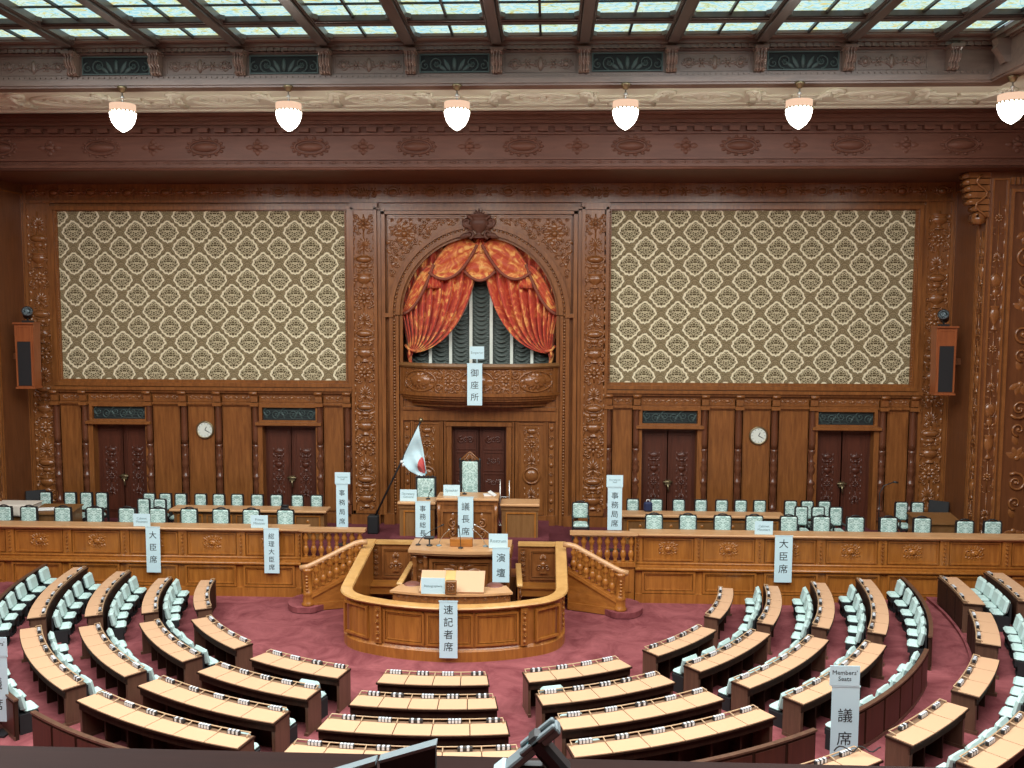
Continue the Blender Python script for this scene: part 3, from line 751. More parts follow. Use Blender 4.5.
# tall carved pilasters beside the arch
def pilaster(s, w):
    X = s * 3.73; h = .42
    t = MB(); t.box(X - h, X + h, WY - .16, WY, 1.42, 11.55); t.box(X - h - .06, X + h + .06, WY - .26, WY, 1.1, 1.42); t.box(X - h - .03, X + h + .03, WY - .22, WY, 11.45, 11.58)
    p = t.build('pilaster', 'wall'); tag(p, f'tall pilaster carved with urns, {w} of the arch', 'pilaster')
    t = MB()
    for d in (-1, 1): t.box(X + d * (h - .04) - .05, X + d * (h - .04) + .05, WY - .22, WY - .16, 1.46, 11.44)
    for z in (1.46, 11.36): t.box(X - h, X + h, WY - .22, WY - .16, z, z + .09)
    t.build('edge_moulding', 'wall', p)
    rl = wallrel(WY - .16); rl.column_ornament(X, .80, 1.62, 11.3, .60, 0, 1.5); rl.build('urn_carving', 'carve', p)
    rl = wallrel(WY - .06); rl.palmette(X, 11.8, .3, .08); rl.scroll(X - .3, 11.85, .14, 0, 1.3, 1, .03); rl.scroll(X + .3, 11.85, .14, pi, 1.3, -1, .03); rl.build('head_carving', 'carve', p)
pilaster(-1, 'left'); pilaster(1, 'right')

# arch surround
ar_ = MB()
def arch_ring(b, r0, r1, y0, y1, n=36, zc=8.0, k=1.0):
    P = [(cos(pi * i / n), sin(pi * i / n) * k) for i in range(n + 1)]; vs = []
    for c, q in P:
        for r in (r0, r1):
            for y in (y0, y1): vs.append((r * c, y, zc + r * q))
    fs = []
    for i in range(n):
        o, p = 4 * i, 4 * i + 4; fs += [(o, p, p + 2, o + 2), (o + 1, o + 3, p + 3, p + 1), (o, o + 1, p + 1, p), (o + 2, p + 2, p + 3, o + 3)]
    b.add(vs, fs)
for r0, r1, y in ((2.50, 2.58, .06), (2.58, 2.72, .16), (2.72, 2.80, .12), (2.80, 2.94, .20)): arch_ring(ar_, r0, r1, WY - y, WY)
for s in (-1, 1):
    for r0, r1, y in ((2.50, 2.60, .06), (2.62, 2.72, .14), (2.72, 2.80, .10), (2.80, 2.92, .16)):
        x0, x1 = sorted((s * r0, s * r1)); ar_.box(x0, x1, WY - y, WY, 1.1, 7.97)
    x0, x1 = sorted((s * 2.78, s * 3.12)); ar_.box(x0, x1, WY - .225, WY, 7.92, 8.05); ar_.box(x0, x1, WY - .24, WY, 1.1, 1.45)
arch = ar_.build('arch_surround', 'wall'); tag(arch, 'carved wooden arch framing the red curtained balcony niche', 'arch')
t = MB()
for s in (-1, 1):
    for i in range(64): t.ell((s * 2.76, WY - .13, 1.5 + i * .1), .045, .05, .045, 6, 4)
for i in range(62):
    a = pi * i / 61; t.ell((2.76 * cos(a), WY - .14, 8.0 + 2.76 * sin(a)), .045, .05, .045, 6, 4)
t.build('bead_moulding', 'carve', arch)
for s in (-1, 1):
    t = MB(); n = 14; poly = [(s * 2.96, 11.2), (s * 2.96, 8.0)] + [(s * 2.95 * cos(pi / 2 * i / n), 8.0 + 2.93 * sin(pi / 2 * i / n)) for i in range(1, n)] + [(s * .2, 10.93), (s * .2, 11.2)]
    t.prism(poly, WY - .08, WY); sp_ = t.build('spandrel', 'carve', arch)
    rl = wallrel(WY - .08)
    for u, v, q in ((2.42, 10.6, .36),):
        rl.rosette(s * u, v, q, 8, .07)
    kk = 0
    for iu in range(17):
        for iv in range(20):
            u, v = .42 + iu * .15, 8.2 + iv * .15 + (iu % 2) * .07
            if math.hypot(u, v - 8.0) < 3.06 or v > 11.05 or u > 2.88 or math.hypot(u - 2.42, v - 10.6) < .3: continue
            kk += 1; a = (iu * 2.3 + iv * 1.7) % 6.28
            if kk % 3 == 0: rl.scroll(s * u, v, .10, a, 1.4, s, .028)
            elif kk % 3 == 1: rl.leaf(s * u, v - .05, .24, .12, a if s > 0 else pi - a, .05)
            else: rl.rosette(s * u, v, .085, 6, .05)
    rl.frame(min(s * .35, s * 2.96), max(s * .35, s * 2.96), 11.10, 11.2, .03, .05); rl.build('leaf_carving', 'carve', sp_)
t = MB(); fr = [(3.10, .2), (3.24, .14)]
for X, h in fr:
    for s in (-1, 1): t.box(s * X - .06, s * X + .06, WY - h, WY, 1.4, 11.38)
t.box(-3.16, 3.16, WY - .20, WY, 11.22, 11.32); t.box(-3.3, 3.3, WY - .14, WY, 11.34, 11.44); t.build('outer_moulding', 'wall', arch)
ks = Relief((0, WY - .2, 0), (1, 0, 0), (0, 0, 1), (0, -1, 0))
ks.urn(0, 10.45, .62, .75, .6); ks.palmette(0, 11.1, .32, .14)
for d in (-1, 1):
    ks.scroll(d * .38, 10.95, .2, pi / 2, 1.5, d, .06); ks.scroll(d * .3, 10.58, .14, -pi / 2, 1.4, -d, .05); ks.leaf(d * .2, 10.7, .5, .2, pi / 2 - d * .8, .12); ks.leaf(d * .25, 10.6, .42, .18, -d * .3 if d > 0 else pi + .3, .1)
ks.build('keystone_cartouche', 'ent', arch)

# wall under the balcony
b = MB()
b.box(-2.5, 2.5, WY - .10, WY, 4.55, 4.92); b.box(-2.5, 2.5, WY - .16, WY, 4.90, 5.0)
for s in (-1, 1):
    for a, c in ((.92, 1.12), (1.30, 2.14), (2.28, 2.46)):
        x0, x1 = sorted((s * a, s * c)); b.box(x0, x1, WY - .06, WY, 1.4, 4.48)
    x0, x1 = sorted((s * .9, s * 2.5)); b.box(x0, x1, WY - .14, WY, 1.1, 1.42)
    for X in (1.12, 1.22, 1.27, 2.17, 2.22): b.box(s * X - .03, s * X + .03, WY - .10, WY, 1.4, 4.52)
tr5 = tag(b.build('trim_5', 'wall'), kind='structure')
rl = wallrel(WY - .06)
for s in (-1, 1):
    for X in (1.02, 2.37):
        for k in range(10): (rl.dome if k % 2 else rl.rosette)(s * X, 1.6 + .3 * k, *((.075, .09, .06, 8) if k % 2 else (.085, 6, .05)))
    c = s * 1.72; rl.ring(c, 2.75, .26, .26, .045, 20); rl.dome(c, 2.75, .21, .21, .08, 14); rl.column_ornament(c, .55, 1.5, 2.42, .46, 1); rl.column_ornament(c, .55, 3.08, 4.4, .46, 2); rl.frame(c - .4, c + .4, 1.45, 4.45, .03, .03)
rl.run_ornament(-2.3, 2.3, 4.74, .22, .42); rl.build('carved_relief', 'carve', tr5)

# balcony
def bpath(off, n=24): return [(2.66 * (2 * i / n - 1) * (1 + off * .02), WY - (1.02 * (1 - abs(2 * i / n - 1) ** 3.2)) - off, 0) for i in range(n + 1)]
def bslab(b, off, z0, z1):
    p = bpath(off); n = len(p); b.add([(x, y, z) for z in (z0, z1) for x, y, _ in p], [list(range(n)), list(range(2 * n - 1, n - 1, -1))] + [(i, i + 1, n + i + 1, n + i) for i in range(n - 1)] + [(n - 1, 0, n, 2 * n - 1)])
bal = MB(); bslab(bal, .02, 5.42, 5.52); bslab(bal, -.06, 5.34, 5.42); bslab(bal, -.14, 5.26, 5.34); bslab(bal, -.28, 5.18, 5.26); bslab(bal, -.45, 5.05, 5.18)
bo = bal.build('balcony', 'wall'); tag(bo, 'curved carved wooden balcony under the red curtains', 'balcony')
t = MB(); p = bpath(-.05); t.sweep(p, [(0, 5.5), (0, 6.32), (-.1, 6.32), (-.1, 5.5)]); fr = t.build('carved_front', 'carve', bo)
t = MB(); t.sweep(bpath(.03), [(0, 6.32), (.04, 6.38), (0, 6.46), (-.22, 6.46), (-.22, 6.32)]); t.build('handrail', 'brown', bo)
class CurveRelief(Relief):
    def P(s, a, b, h=0):
        i = (a / 2.66 + 1) / 2; t = 2 * i - 1; y = WY - 1.02 * (1 - abs(t) ** 3.2) + .05
        dy = 1.02 * 3.2 * abs(t) ** 2.2 * (1 if t > 0 else -1) / 2.66; n = Vector((dy, -1, 0)).normalized()
        return Vector((a, y, b)) + n * h
rl = CurveRelief((0, 0, 0), (1, 0, 0), (0, 0, 1), (0, -1, 0))
for X in (-1.85, 0, 1.85):
    rl.ring(X, 5.9, .52, .33, .03, 24); rl.dome(X, 5.9, .36, .22, .10, 14); rl.rosette(X, 5.9, .3, 10, .10)
    for d in (-1, 1): rl.leaf(X + d * .25, 5.9, .3, .14, 0 if d > 0 else pi, .05)
for X in (-.92, .92): rl.rosette(X, 5.9, .2, 8, .06); rl.ring(X, 5.9, .25, .25, .025, 16); [rl.scroll(X + d * .1, 5.9 + e * .28, .1, 0, 1.3, d * e, .025) for d in (-1, 1) for e in (-1, 1)]
for X in (-1.22, 1.22, -.62, .62): [rl.scroll(X, 5.9 + e * .2, .15, e * pi / 2, 1.4, 1 if X > 0 else -1, .03) for e in (-1, 1)]
for X in (-1.05, 1.05, -2.42, 2.42): rl.bar(X - .03, X + .03, 5.52, 6.3, .04)
rl.run_ornament(-2.4, 2.4, 5.57, .09, .2); rl.run_ornament(-2.4, 2.4, 6.26, .09, .2)
[rl.arabesque(a, c, 5.62, 6.22, .2, k, .02) for k, (a, c) in enumerate(((-2.4, -1.1), (-.78, -.55), (.55, .78), (1.1, 2.4), (-.5, .5)))]
rl.build('relief', 'carve', fr)

# curtains, valance and gathered blind in the niche
def bez(p, t):
    q = [Vector(x) for x in p]
    while len(q) > 1: q = [a.lerp(c, t) for a, c in zip(q, q[1:])]
    return q[0]
def curtain(s, w):
    def P(u, t):
        a = pi / 2 * (1 - u) * .96; top = Vector((2.60 * cos(pi / 2 * u * .99), 8.0 + 2.60 * sin(pi / 2 * u * .99)))
        end = Vector((2.42 - .24 * u, 6.86 - .12 * u))
        c1 = top.lerp(Vector((2.45, 7.4)), .35) if u < .3 else Vector((top.x * (1 - .0) * .98 + .06, top.y * .45 + 7.75 * .55 - .25 * u))
        c1 = Vector((top.x * .92 + .25 * (1 - u), 8.05 - .25 * u)); c2 = Vector((2.35 - 1.05 * u, 7.05 - .22 * u))
        q = bez([top, c1, c2, end], t)
        fold = .15 * sin(u * 2 * pi * 10 + 1.5 * t) * (.35 + .65 * sin(pi * min(t * 1.05, 1)) + .1)
        return (s * q.x + fold * .28 * s, 29.86 + fold - .06 * sin(pi * t), q.y)
    m = MB(); m.grid(P, 132, 40); o = m.build('curtain', 'curtain', solid=.02); tag(o, f'{w} red and gold curtain tied back in the arch', 'curtain')
    m = MB(); m.grid(lambda u, t: (s * (2.40 - .22 * u + .06 * sin(pi * t) - .10 * (u - .5) * t * -1.5), 29.84 + .05 * sin(u * 2 * pi * 4), 6.84 - .46 * t), 40, 8); m.build('tail', 'curtain', o, .015)
    m = MB(); m.tube([(s * 2.48, 29.72, 7.0), (s * 2.36, 29.70, 6.86), (s * 2.24, 29.70, 6.82), (s * 2.14, 29.74, 6.80)], .045, 6); m.ell((s * 2.34, 29.70, 6.72), .05, .05, .13); m.build('tieback', 'swag', o)
curtain(-1, 'left'); curtain(1, 'right')
val = thing('valance', 'draped red and gold swag valance across the top of the arch', 'valance', (0, 0, 0))
def swag(A, Bp, sagL, sagU, y, name, mtl='swag', folds=7, amp=.06, arch_top=True):
    A, Bp = Vector(A), Vector(Bp)
    def P(u, t):
        base = A.lerp(Bp, u); env = 4 * u * (1 - u)
        if arch_top and t < 1e-9: pass
        topz = base.y + sagU * env; botz = base.y - sagL * env
        z = topz + (botz - topz) * t
        f = amp * abs(sin(t * pi * folds * .5 + .3)) * (.3 + .7 * env ** .5)
        return (base.x, y - f - .05 * t * env, z)
    m = MB(); m.grid(P, 30, 34); o = m.build(name, mtl, val, .01)
    m = MB(); m.tube([(P(i / 30, 1)[0], y - .09, P(i / 30, 1)[2] + .02) for i in range(31)], .05, 6, flat=1.9); m.build('fringe', 'fringe', o)
for s in (-1, 1):
    swag((s * .08, 10.25), (s * 1.66, 9.36), .58, .62, 29.66, 'swag')
    swag((s * 1.50, 9.62), (s * 2.58, 8.0), .38, .45, 29.70, 'swag')
    m = MB(); m.grid(lambda u, t: (s * (1.5 + .22 * (u - .5) * (1 + t)), 29.62 + .04 * sin(u * 2 * pi * 3), 9.62 - .75 * t), 24, 6); m.build('jabot', 'curtain', val, .01)
swag((-.5, 9.4), (.5, 9.4), .3, .72, 29.69, 'swag', folds=5)
m = MB(); m.grid(lambda u, t: (.34 * (u - .5) * (.5 + t), 29.60 + .035 * sin(u * 2 * pi * 3), 10.50 - .5 * t), 24, 6); m.build('jabot', 'curtain', val, .01)
bl = thing('gathered_blind', 'grey green ruched blind with white vertical strips behind the curtains', 'blind', (0, 0, 0))
m = MB()
for c in range(-4, 3):
    X0 = (c + .5) * .68
    def P(u, t, X0=X0):
        z = 5.6 + 4.6 * t; ph = (z + .30 * (1 - (2 * u - 1) ** 2)) / .15; f = (ph % 1.0)
        return (X0 + .68 * u, 30.40 - .20 * (1 - f) ** .7 * (.4 + .6 * sin(pi * u)), z)
    m.grid(P, 12, 420)
m.build('ruched_cloth', 'blind', bl)
for c in range(-3, 3):
    t = MB(); t.box(c * .68 + .34 - .05, c * .68 + .34 + .05, 30.15, 30.19, 5.5, 10.2); t.build('white_strip', 'blindw', bl)
# ------------------------------------------------------------------ ministers' counters on the stage front
def counter(s, w):
    xa, xb = 4.72, 17.45; x0, x1 = sorted((s * xa, s * xb))
    b = MB(); b.box(x0, x1, 24.90, 25.1, 0, .26); b.box(x0, x1, 24.97, 25.3, .2, .98); b.box(x0, x1, 24.88, 25.3, .93, 1.0); b.box(x0, x1, 24.93, 25.3, 1.0, 1.04); b.box(x0, x1, 25.02, 25.3, 1.04, 1.12); b.box(x0, x1, 25.12, 25.3, 1.1, 1.86)
    b.tube([(x0, 24.90, .965), (x1, 24.90, .965)], .045, 8); b.tube([(x0, 25.03, 1.10), (x1, 25.03, 1.10)], .03, 8)
    e = sorted((s * (xa - .02), s * (xa + .0))); b.box(e[0], e[1], 24.94, 25.5, 0, 1.86)
    o = b.build('minister_counter', 'honey'); tag(o, f'long panelled oak counter on the stage, {w} of the central stairs', 'counter')
    t = MB(); x0t, x1t = sorted((s * (xa - .12), s * (xb + .0))); t.box(x0t, x1t, 24.98, 25.55, 1.88, 1.95); t.box(x0t, x1t, 25.06, 25.5, 1.83, 1.88); t.tube([(x0t, 24.99, 1.915), (x1t, 24.99, 1.915)], .035, 8); t.build('counter_top', 'top', o)
    k = 0; X = xa + .06
    while X < xb:
        Y0 = X + 1.69
        rl = wallrel(25.12); c = s * (X + .87); a, d = sorted((s * (X + .18), s * (X + 1.56)))
        if abs(c) > 16.9: break
        rl.frame(a, d, 1.16, 1.80, .04, .035)
        rl.dome(c, 1.48, .11, .09, .05, 12); rl.ring(c, 1.48, .14, .12, .018); rl.rosette(c, 1.48, .09, 6, .07)
        for q in range(-3, 4): rl.leaf(c + q * .05, 1.56, .15, .06, pi / 2 - q * .35, .03); rl.leaf(c + q * .05, 1.40, .13, .06, -pi / 2 + q * .4, .03)
        for q in (-1, 1): rl.scroll(c + q * .17, 1.50, .10, q * pi / 2, 1.4, q, .022); rl.leaf(c + q * .05, 1.4, .26, .09, pi / 2 - q * 1.2, .03); rl.leaf(c + q * .02, 1.56, .2, .08, pi / 2 - q * .8, .03)
        rl.build('carved_panel', 'honey', o)
        rl = wallrel(25.12); u = s * (X + .02) ; rl.bar(u - .12, u + .12, 1.12, 1.84, .06)
        for z in range(6): rl.rosette(u, 1.2 + .11 * z, .055, 6, .10)
        rl.build('carved_strip', 'honey', o)
        rl = wallrel(24.97); rl.frame(a - .05, d + .05, .28, .90, .06, .06); rl.frame(a + .03, d - .03, .36, .82, .025, .03); rl.build('lower_panel', 'honey', o)
        X = Y0
counter(-1, 'left'); counter(1, 'right')

# balustrades at the head of the stairs
BAL = [(.055, 0), (.07, .03), (.04, .06), (.075, .14), (.09, .22), (.06, .31), (.035, .35), (.06, .385), (.035, .42), (.07, .50), (.085, .57), (.045, .66), (.065, .70), (.065, .73)]
def balustrade(s, w):
    x0, x1 = sorted((s * 2.95, s * 4.72))
    o = thing('balustrade', f'short oak balustrade on the stage edge {w} of the rostrum', 'balustrade', (0, 0, 0))
    t = MB(); t.box(x0, x1, 24.94, 25.14, 0, 1.02); t.box(x0, x1, 24.88, 25.16, 1.02, 1.14); t.box(x0 + .1, x1 - .1, 24.92, 24.96, .3, .92); t.build('base', 'honey', o)
    t = MB(); t.box(x0 - .06, x1 + .06, 24.92, 25.18, 1.90, 1.98); t.box(x0, x1, 24.96, 25.14, 1.86, 1.90); t.build('handrail', 'top', o)
    for i in range(8):
        X = x0 + (x1 - x0) * (i + .5) / 8; t = MB(); t.lathe(BAL, (X, 25.04, 1.14), 10); t.build('baluster', 'honey', o)
balustrade(-1, 'left'); balustrade(1, 'right')

# stairs with their handrails
def stairs(s, w):
    o = thing('stairs', f'short carpeted stair with carved oak side, {w} of the rostrum', 'stairs', (0, 0, 0))
    def Yf(x): return 23.75 + (4.2 - x) / 1.35 * .5
    for k in range(6):
        xa, xb = 4.3 - .28 * k, 2.85
        t = MB(); t.prism([(s * xa, Yf(xa) + .03), (s * xb, Yf(xb) + .03), (s * xb, 24.94), (s * xa, 24.94)], .0 + .18 * k, .18 * (k + 1), 'z')
        if k == 0:
            n = 10; pts = [(s * (4.28 + .58 * sin(pi * i / n)), 24.15 - .68 * cos(pi * i / n)) for i in range(n + 1)]; pts = [(s * 3.98, 23.58), (s * 4.1, 23.50)] + pts[1:] + [(s * 3.75, 24.9), (s * 3.75, 23.9)]
            t.prism(pts, 0.02, .17, 'z')
        t.build('tread', 'carpet', o)
    t = MB(); P = [(4.18, .02), (2.82, .02), (2.82, 1.10), (4.18, .42)]
    t.add([(s * x, Yf(x) + d, z) for d in (-.05, .03) for x, z in P], [(0, 1, 2, 3), (7, 6, 5, 4), (0, 4, 5, 1), (1, 5, 6, 2), (2, 6, 7, 3), (3, 7, 4, 0)])
    for q0, q1, wd, d in ((.34, .44, .0, -.10), (.44, .52, 0, -.07)):
        t.add([(s * x, Yf(x) + dd, z) for dd in (d, .04) for x, z in ((4.18, q0), (2.82, q0 + .68), (2.82, q1 + .68), (4.18, q1))], [(0, 1, 2, 3), (7, 6, 5, 4), (0, 4, 5, 1), (1, 5, 6, 2), (2, 6, 7, 3), (3, 7, 4, 0)])
    t.add([(s * x, Yf(x) + dd, z) for dd in (-.08, .02) for x, z in ((4.12, .02), (2.82, .02), (2.82, .22), (4.12, .22))], [(0, 1, 2, 3), (7, 6, 5, 4), (0, 4, 5, 1), (1, 5, 6, 2), (2, 6, 7, 3), (3, 7, 4, 0)])
    t.build('stringer', 'honeyX', o)
    t = MB(); t.lathe([(.17, .16), (.18, .22), (.14, .26), (.14, .46), (.16, .5), (.12, .54), (.115, 1.06), (.15, 1.12), (.16, 1.18)], (s * 4.22, 23.76, 0), 12)
    for k in range(5): t.ell((s * 4.22, 23.64, .62 + .09 * k), .05, .03, .04, 6, 4)
    t.build('newel_post', 'honey', o)
    t = MB(); t.tube([(s * 4.42, 23.70, 1.20), (s * 4.22, 23.75, 1.23), (s * 4.05, 23.80, 1.30), (s * 3.0, 24.19, 1.78), (s * 2.85, 24.25, 1.80), (s * 2.7, 24.3, 1.79)], .075, 8); t.build('handrail', 'top', o)
    for i in range(7):
        x = 4.0 - .17 * i; z0 = .52 + (4.18 - x) / 1.36 * .68; z1 = 1.30 + (4.05 - x) / 1.05 * .48 - .04; q = (z1 - z0) / .73
        t = MB(); t.lathe([(r * 1.05, z * q) for r, z in BAL], (s * x, Yf(x) - .02, z0), 10); t.build('baluster', 'honey', o)
stairs(-1, 'left'); stairs(1, 'right')

# ------------------------------------------------------------------ stenographers' enclosure
plan = []
for i in range(9): plan.append((-2.75, 25.0 - 3.0 * i / 8, 0))
for i in range(1, 10):
    q = bez([(-2.75, 22.0), (-2.74, 21.16), (-1.93, 20.86)], i / 10); plan.append((q.x, q.y, 0))
for i in range(25):
    a = R(-25 + 50 * i / 24); plan.append((4.57 * sin(a), CY - 4.57 * cos(a), 0))
plan += [(-x, y, z) for x, y, z in plan[:18][::-1]]
plan = [(x * .965 if x > 0 else x, y, z) for x, y, z in plan]
def topz(y): return 1.24 + max(0, (y - 21.9)) / 3.1 * .38
enc = thing('stenographer_enclosure', 'horseshoe shaped panelled oak enclosure in front of the rostrum', 'enclosure', (0, 0, 0))
b = MB(); n = len(plan); vs = []
for i, p in enumerate(plan):
    a, c = plan[max(i - 1, 0)], plan[min(i + 1, n - 1)]; t = Vector((c[0] - a[0], c[1] - a[1])).normalized(); nx, ny = t.y, -t.x
    for o_, z in ((.06, 0), (.06, .24), (.02, .27), (0, .30), (0, topz(p[1])), (-.10, topz(p[1])), (-.10, 0)): vs.append((p[0] + nx * o_, p[1] + ny * o_, z))
b.add(vs, [(i * 7 + j, (i + 1) * 7 + j, (i + 1) * 7 + (j + 1) % 7, i * 7 + (j + 1) % 7) for i in range(n - 1) for j in range(7)]); b.build('panelled_wall', 'honey', enc)
b = MB(); vs = []
for i, p in enumerate(plan):
    a, c = plan[max(i - 1, 0)], plan[min(i + 1, n - 1)]; t = Vector((c[0] - a[0], c[1] - a[1])).normalized(); nx, ny = t.y, -t.x
    for o_, z in ((.10, .0), (.13, .04), (.11, .075), (-.16, .075), (-.18, .03), (-.15, 0)): vs.append((p[0] + nx * o_, p[1] + ny * o_, z + topz(p[1])))
b.add(vs, [(i * 6 + j, (i + 1) * 6 + j, (i + 1) * 6 + (j + 1) % 6, i * 6 + (j + 1) % 6) for i in range(n - 1) for j in range(6)] + [list(range(6)), [(n - 1) * 6 + j for j in range(6)]]); b.build('rim', 'rim', enc)
class ArcRelief(Relief):
    def __init__(s, r): super().__init__((0, 0, 0), (1, 0, 0), (0, 0, 1), (0, -1, 0)); s.r = r
    def P(s, a, z, h=0): q = a / s.r; return Vector(((s.r + h) * sin(q), CY - (s.r + h) * cos(q), z))
def curved_frame(rl, u0, u1, v0, v1, w, h):
    for k in range(8):
        a, c = u0 + (u1 - u0) * k / 8, u0 + (u1 - u0) * (k + 1) / 8; rl.bar(a, c, v0, v0 + w, h); rl.bar(a, c, v1 - w, v1, h)
    rl.bar(u0, u0 + w, v0, v1, h); rl.bar(u1 - w, u1, v0, v1, h)
for u0, u1 in ((-1.62, -.60), (-.54, .54), (.60, 1.62)):
    rl = ArcRelief(4.57); curved_frame(rl, u0, u1, .36, 1.14, .05, .04); curved_frame(rl, u0 + .07, u1 - .07, .43, 1.07, .02, .02); rl.build('panel', 'honey', enc)
for u in (-1.76, 1.76):
    rl = ArcRelief(4.57); rl.bar(u - .09, u + .09, .3, 1.2, .06)
    for k in range(6): rl.rosette(u, .40 + .14 * k, .07, 6, .11) if k % 2 else rl.dome(u, .40 + .14 * k, .05, .06, .11, 8)
    rl.build('carved_strip', 'honey', enc)
for s in (-1, 1):
    q0, q1 = Vector((s * (2.66 if s < 0 else 2.56), 21.35, 0)), Vector((s * 1.93, 20.83, 0)); d = (q1 - q0).normalized(); nn = Vector((d.y, -d.x, 0)); nn = nn if nn.y < 0 else -nn
    rl = Relief(q0 + nn * .0, d, (0, 0, 1), nn); ln = (q1 - q0).length; rl.frame(.02, ln - .06, .36, 1.14, .05, .07); rl.build('panel', 'honey', enc)
    rl = Relief((s * (2.75 if s < 0 else 2.655), 22, 0), (0, s, 0), (0, 0, 1), (s, 0, 0))
    for k in range(6): rl.dome(-s * .12, .40 + .14 * k, .05, .06, .05, 8)
    rl.frame(*sorted((s * .1, s * 2.6)), .36, 1.14, .05, .04); rl.build('side_panel', 'honey', enc)
    # carved back wall and bench inside
    x0, x1 = sorted((s * 1.44, s * 2.72)); t = MB(); t.box(x0, x1, 24.92, 25.04, 0, 1.60); t.build('back_wall', 'wall', enc)
    t = MB(); t.box(x0, x1, 24.86, 25.1, 1.58, 1.66); t.build('back_rim', 'rim', enc)
    rl = wallrel(24.92); rl.frame(x0 + .32, x1 - .16, .62, 1.48, .05, .05); rl.frame(x0 + .39, x1 - .23, .69, 1.41, .02, .03); c = (x0 + x1) / 2 + .06
    rl.palmette(c, 1.2, .16, .05); rl.dome(c, 1.05, .08, .08, .06, 10); rl.scroll(c - .12, .95, .09, 0, 1.3, 1, .022); rl.scroll(c + .12, .95, .09, pi, 1.3, -1, .022); rl.bar(c - .09, c + .09, .80, .84, .06); rl.leaf(c, 1.0, .2, .1, -pi / 2, .05)
    for u in (x0 + .14, x1 - .08): rl.frame(u - .09, u + .09, .6, 1.5, .02, .03); [rl.rosette(u, .72 + .16 * k, .07, 6, .05) for k in range(5)]
    rl.build('carved_panel', 'carve', enc)
    t = MB(); t.box(x0, x1, 24.45, 24.92, .28, .50); t.box(x0, x1, 24.4, 24.92, .50, .54); t.box(x0, x0 + .06, 24.5, 24.9, 0, .3); t.box(x1 - .06, x1, 24.5, 24.9, 0, .3); t.build('bench', 'honeyX', enc)
    # sloping carved arm of the rostrum steps
    t = MB(); t.tube([(s * 1.42, 24.6, 1.08), (s * 1.50, 22.9, .92)], .02, 4); A_, B_ = (s * 1.46, 24.3, 1.22), (s * 1.56, 22.75, 1.10)
    mt = Matrix.Translation(((A_[0] + B_[0]) / 2, (A_[1] + B_[1]) / 2, (A_[2] + B_[2]) / 2)) @ Matrix.Rotation(s * .064, 4, 'Z') @ Matrix.Rotation(.077, 4, 'X')
    t = MB(); t.obox(mt, .075, .80, .035, .015); t.build('arm_rail', 'rim', enc)
    t = MB(); t.box(*sorted((s * 1.50, s * 1.54)), 22.8, 24.3, 0, 1.06); ap = t.build('arm_panel', 'wall', enc)
    rl = Relief((s * 1.54, 22.8, 0), (0, 1, 0), (0, 0, 1), (s, 0, 0)); rl.arabesque(.05, 1.45, .2, 1.05, .4, 1, .03); rl.build('lattice', 'carve', ap)
# raised writing shelf on the front of the enclosure
sd = thing('stenographer_desk', 'curved stenographer desk with carved frieze on the enclosure front', 'desk', (0, 0, 0))
t = MB(); t.arc(4.0, 4.40, -18.5, 18.5, 1.22, 1.52, n=24); t.arc(3.98, 4.04, -18.5, 18.5, 0, 1.3, n=24); t.build('body', 'wall', sd)
t = MB(); t.arc(3.92, 4.47, -19, 19, 1.51, 1.56, n=24); t.build('desk_top', 'top', sd)
rl = ArcRelief(4.40); rl.run_ornament(-1.4, 1.4, 1.43, .15, .24); rl.build('carved_frieze', 'carve', sd)
# inclined reading boards
bk = thing('reading_stand', 'sloping tan reading board lying open on the stenographer desk', 'reading stand', (.04, 20.64, 1.56))
mt = Matrix.Rotation(R(34), 4, 'X')
for x0, x1, n_ in ((-.78, -.20, 'board'), (.04, .74, 'board')):
    t = MB(); t.bbox(x0, x1, 0, .66, .0, .03, .006, 0, mt); t.bbox(x0 + .0, x1, .0, .04, .03, .05, .004, 0, mt); t.build(n_, 'pad', bk)
t = MB(); t.bbox(-.20, .04, 0, .66, .0, .025, .006, 0, mt); t.build('centre_strip', 'rim', bk)
t = MB(); t.prism([(0, 0), (.52, 0), (.52, .33)], -.74, -.70, 'x'); t.prism([(0, 0), (.52, 0), (.52, .33)], .66, .70, 'x'); t.build('support', 'brown', bk)
eb = thing('carved_box', 'small square carved wooden emblem block beside the stenographer card', 'carved block', (.02, 20.58, 1.56))
t = MB(); t.bbox(-.13, .13, -.06, .06, 0, .32, .015); t.build('block', 'brown', eb)
rl = Relief((0, -.06, 0), (1, 0, 0), (0, 0, 1), (0, -1, 0)); rl.frame(-.12, .12, .02, .30, .025, .02); rl.rosette(0, .19, .09, 8, .03); [rl.leaf(0, .06, .11, .05, pi / 2 + a, .02) for a in (-.9, 0, .9)]; rl.build('carving', 'carve', eb)
for s, w in ((-1, 'left'), (1, 'right')):
    o = thing('stool', f'round brown leather stool behind the {w} end of the stenographer desk', 'stool', (s * 1.0, 21.3, .13))
    t = MB(); t.lathe([(.18, 1.32), (.22, 1.36), (.22, 1.42), (.16, 1.46), (.0001, 1.47)], n=18); t.build('seat', 'redp', o)
    t = MB(); t.lathe([(.24, 0), (.24, .03), (.05, .06), (.035, .3), (.035, 1.33)], n=12); t.build('pedestal', 'dark', o)

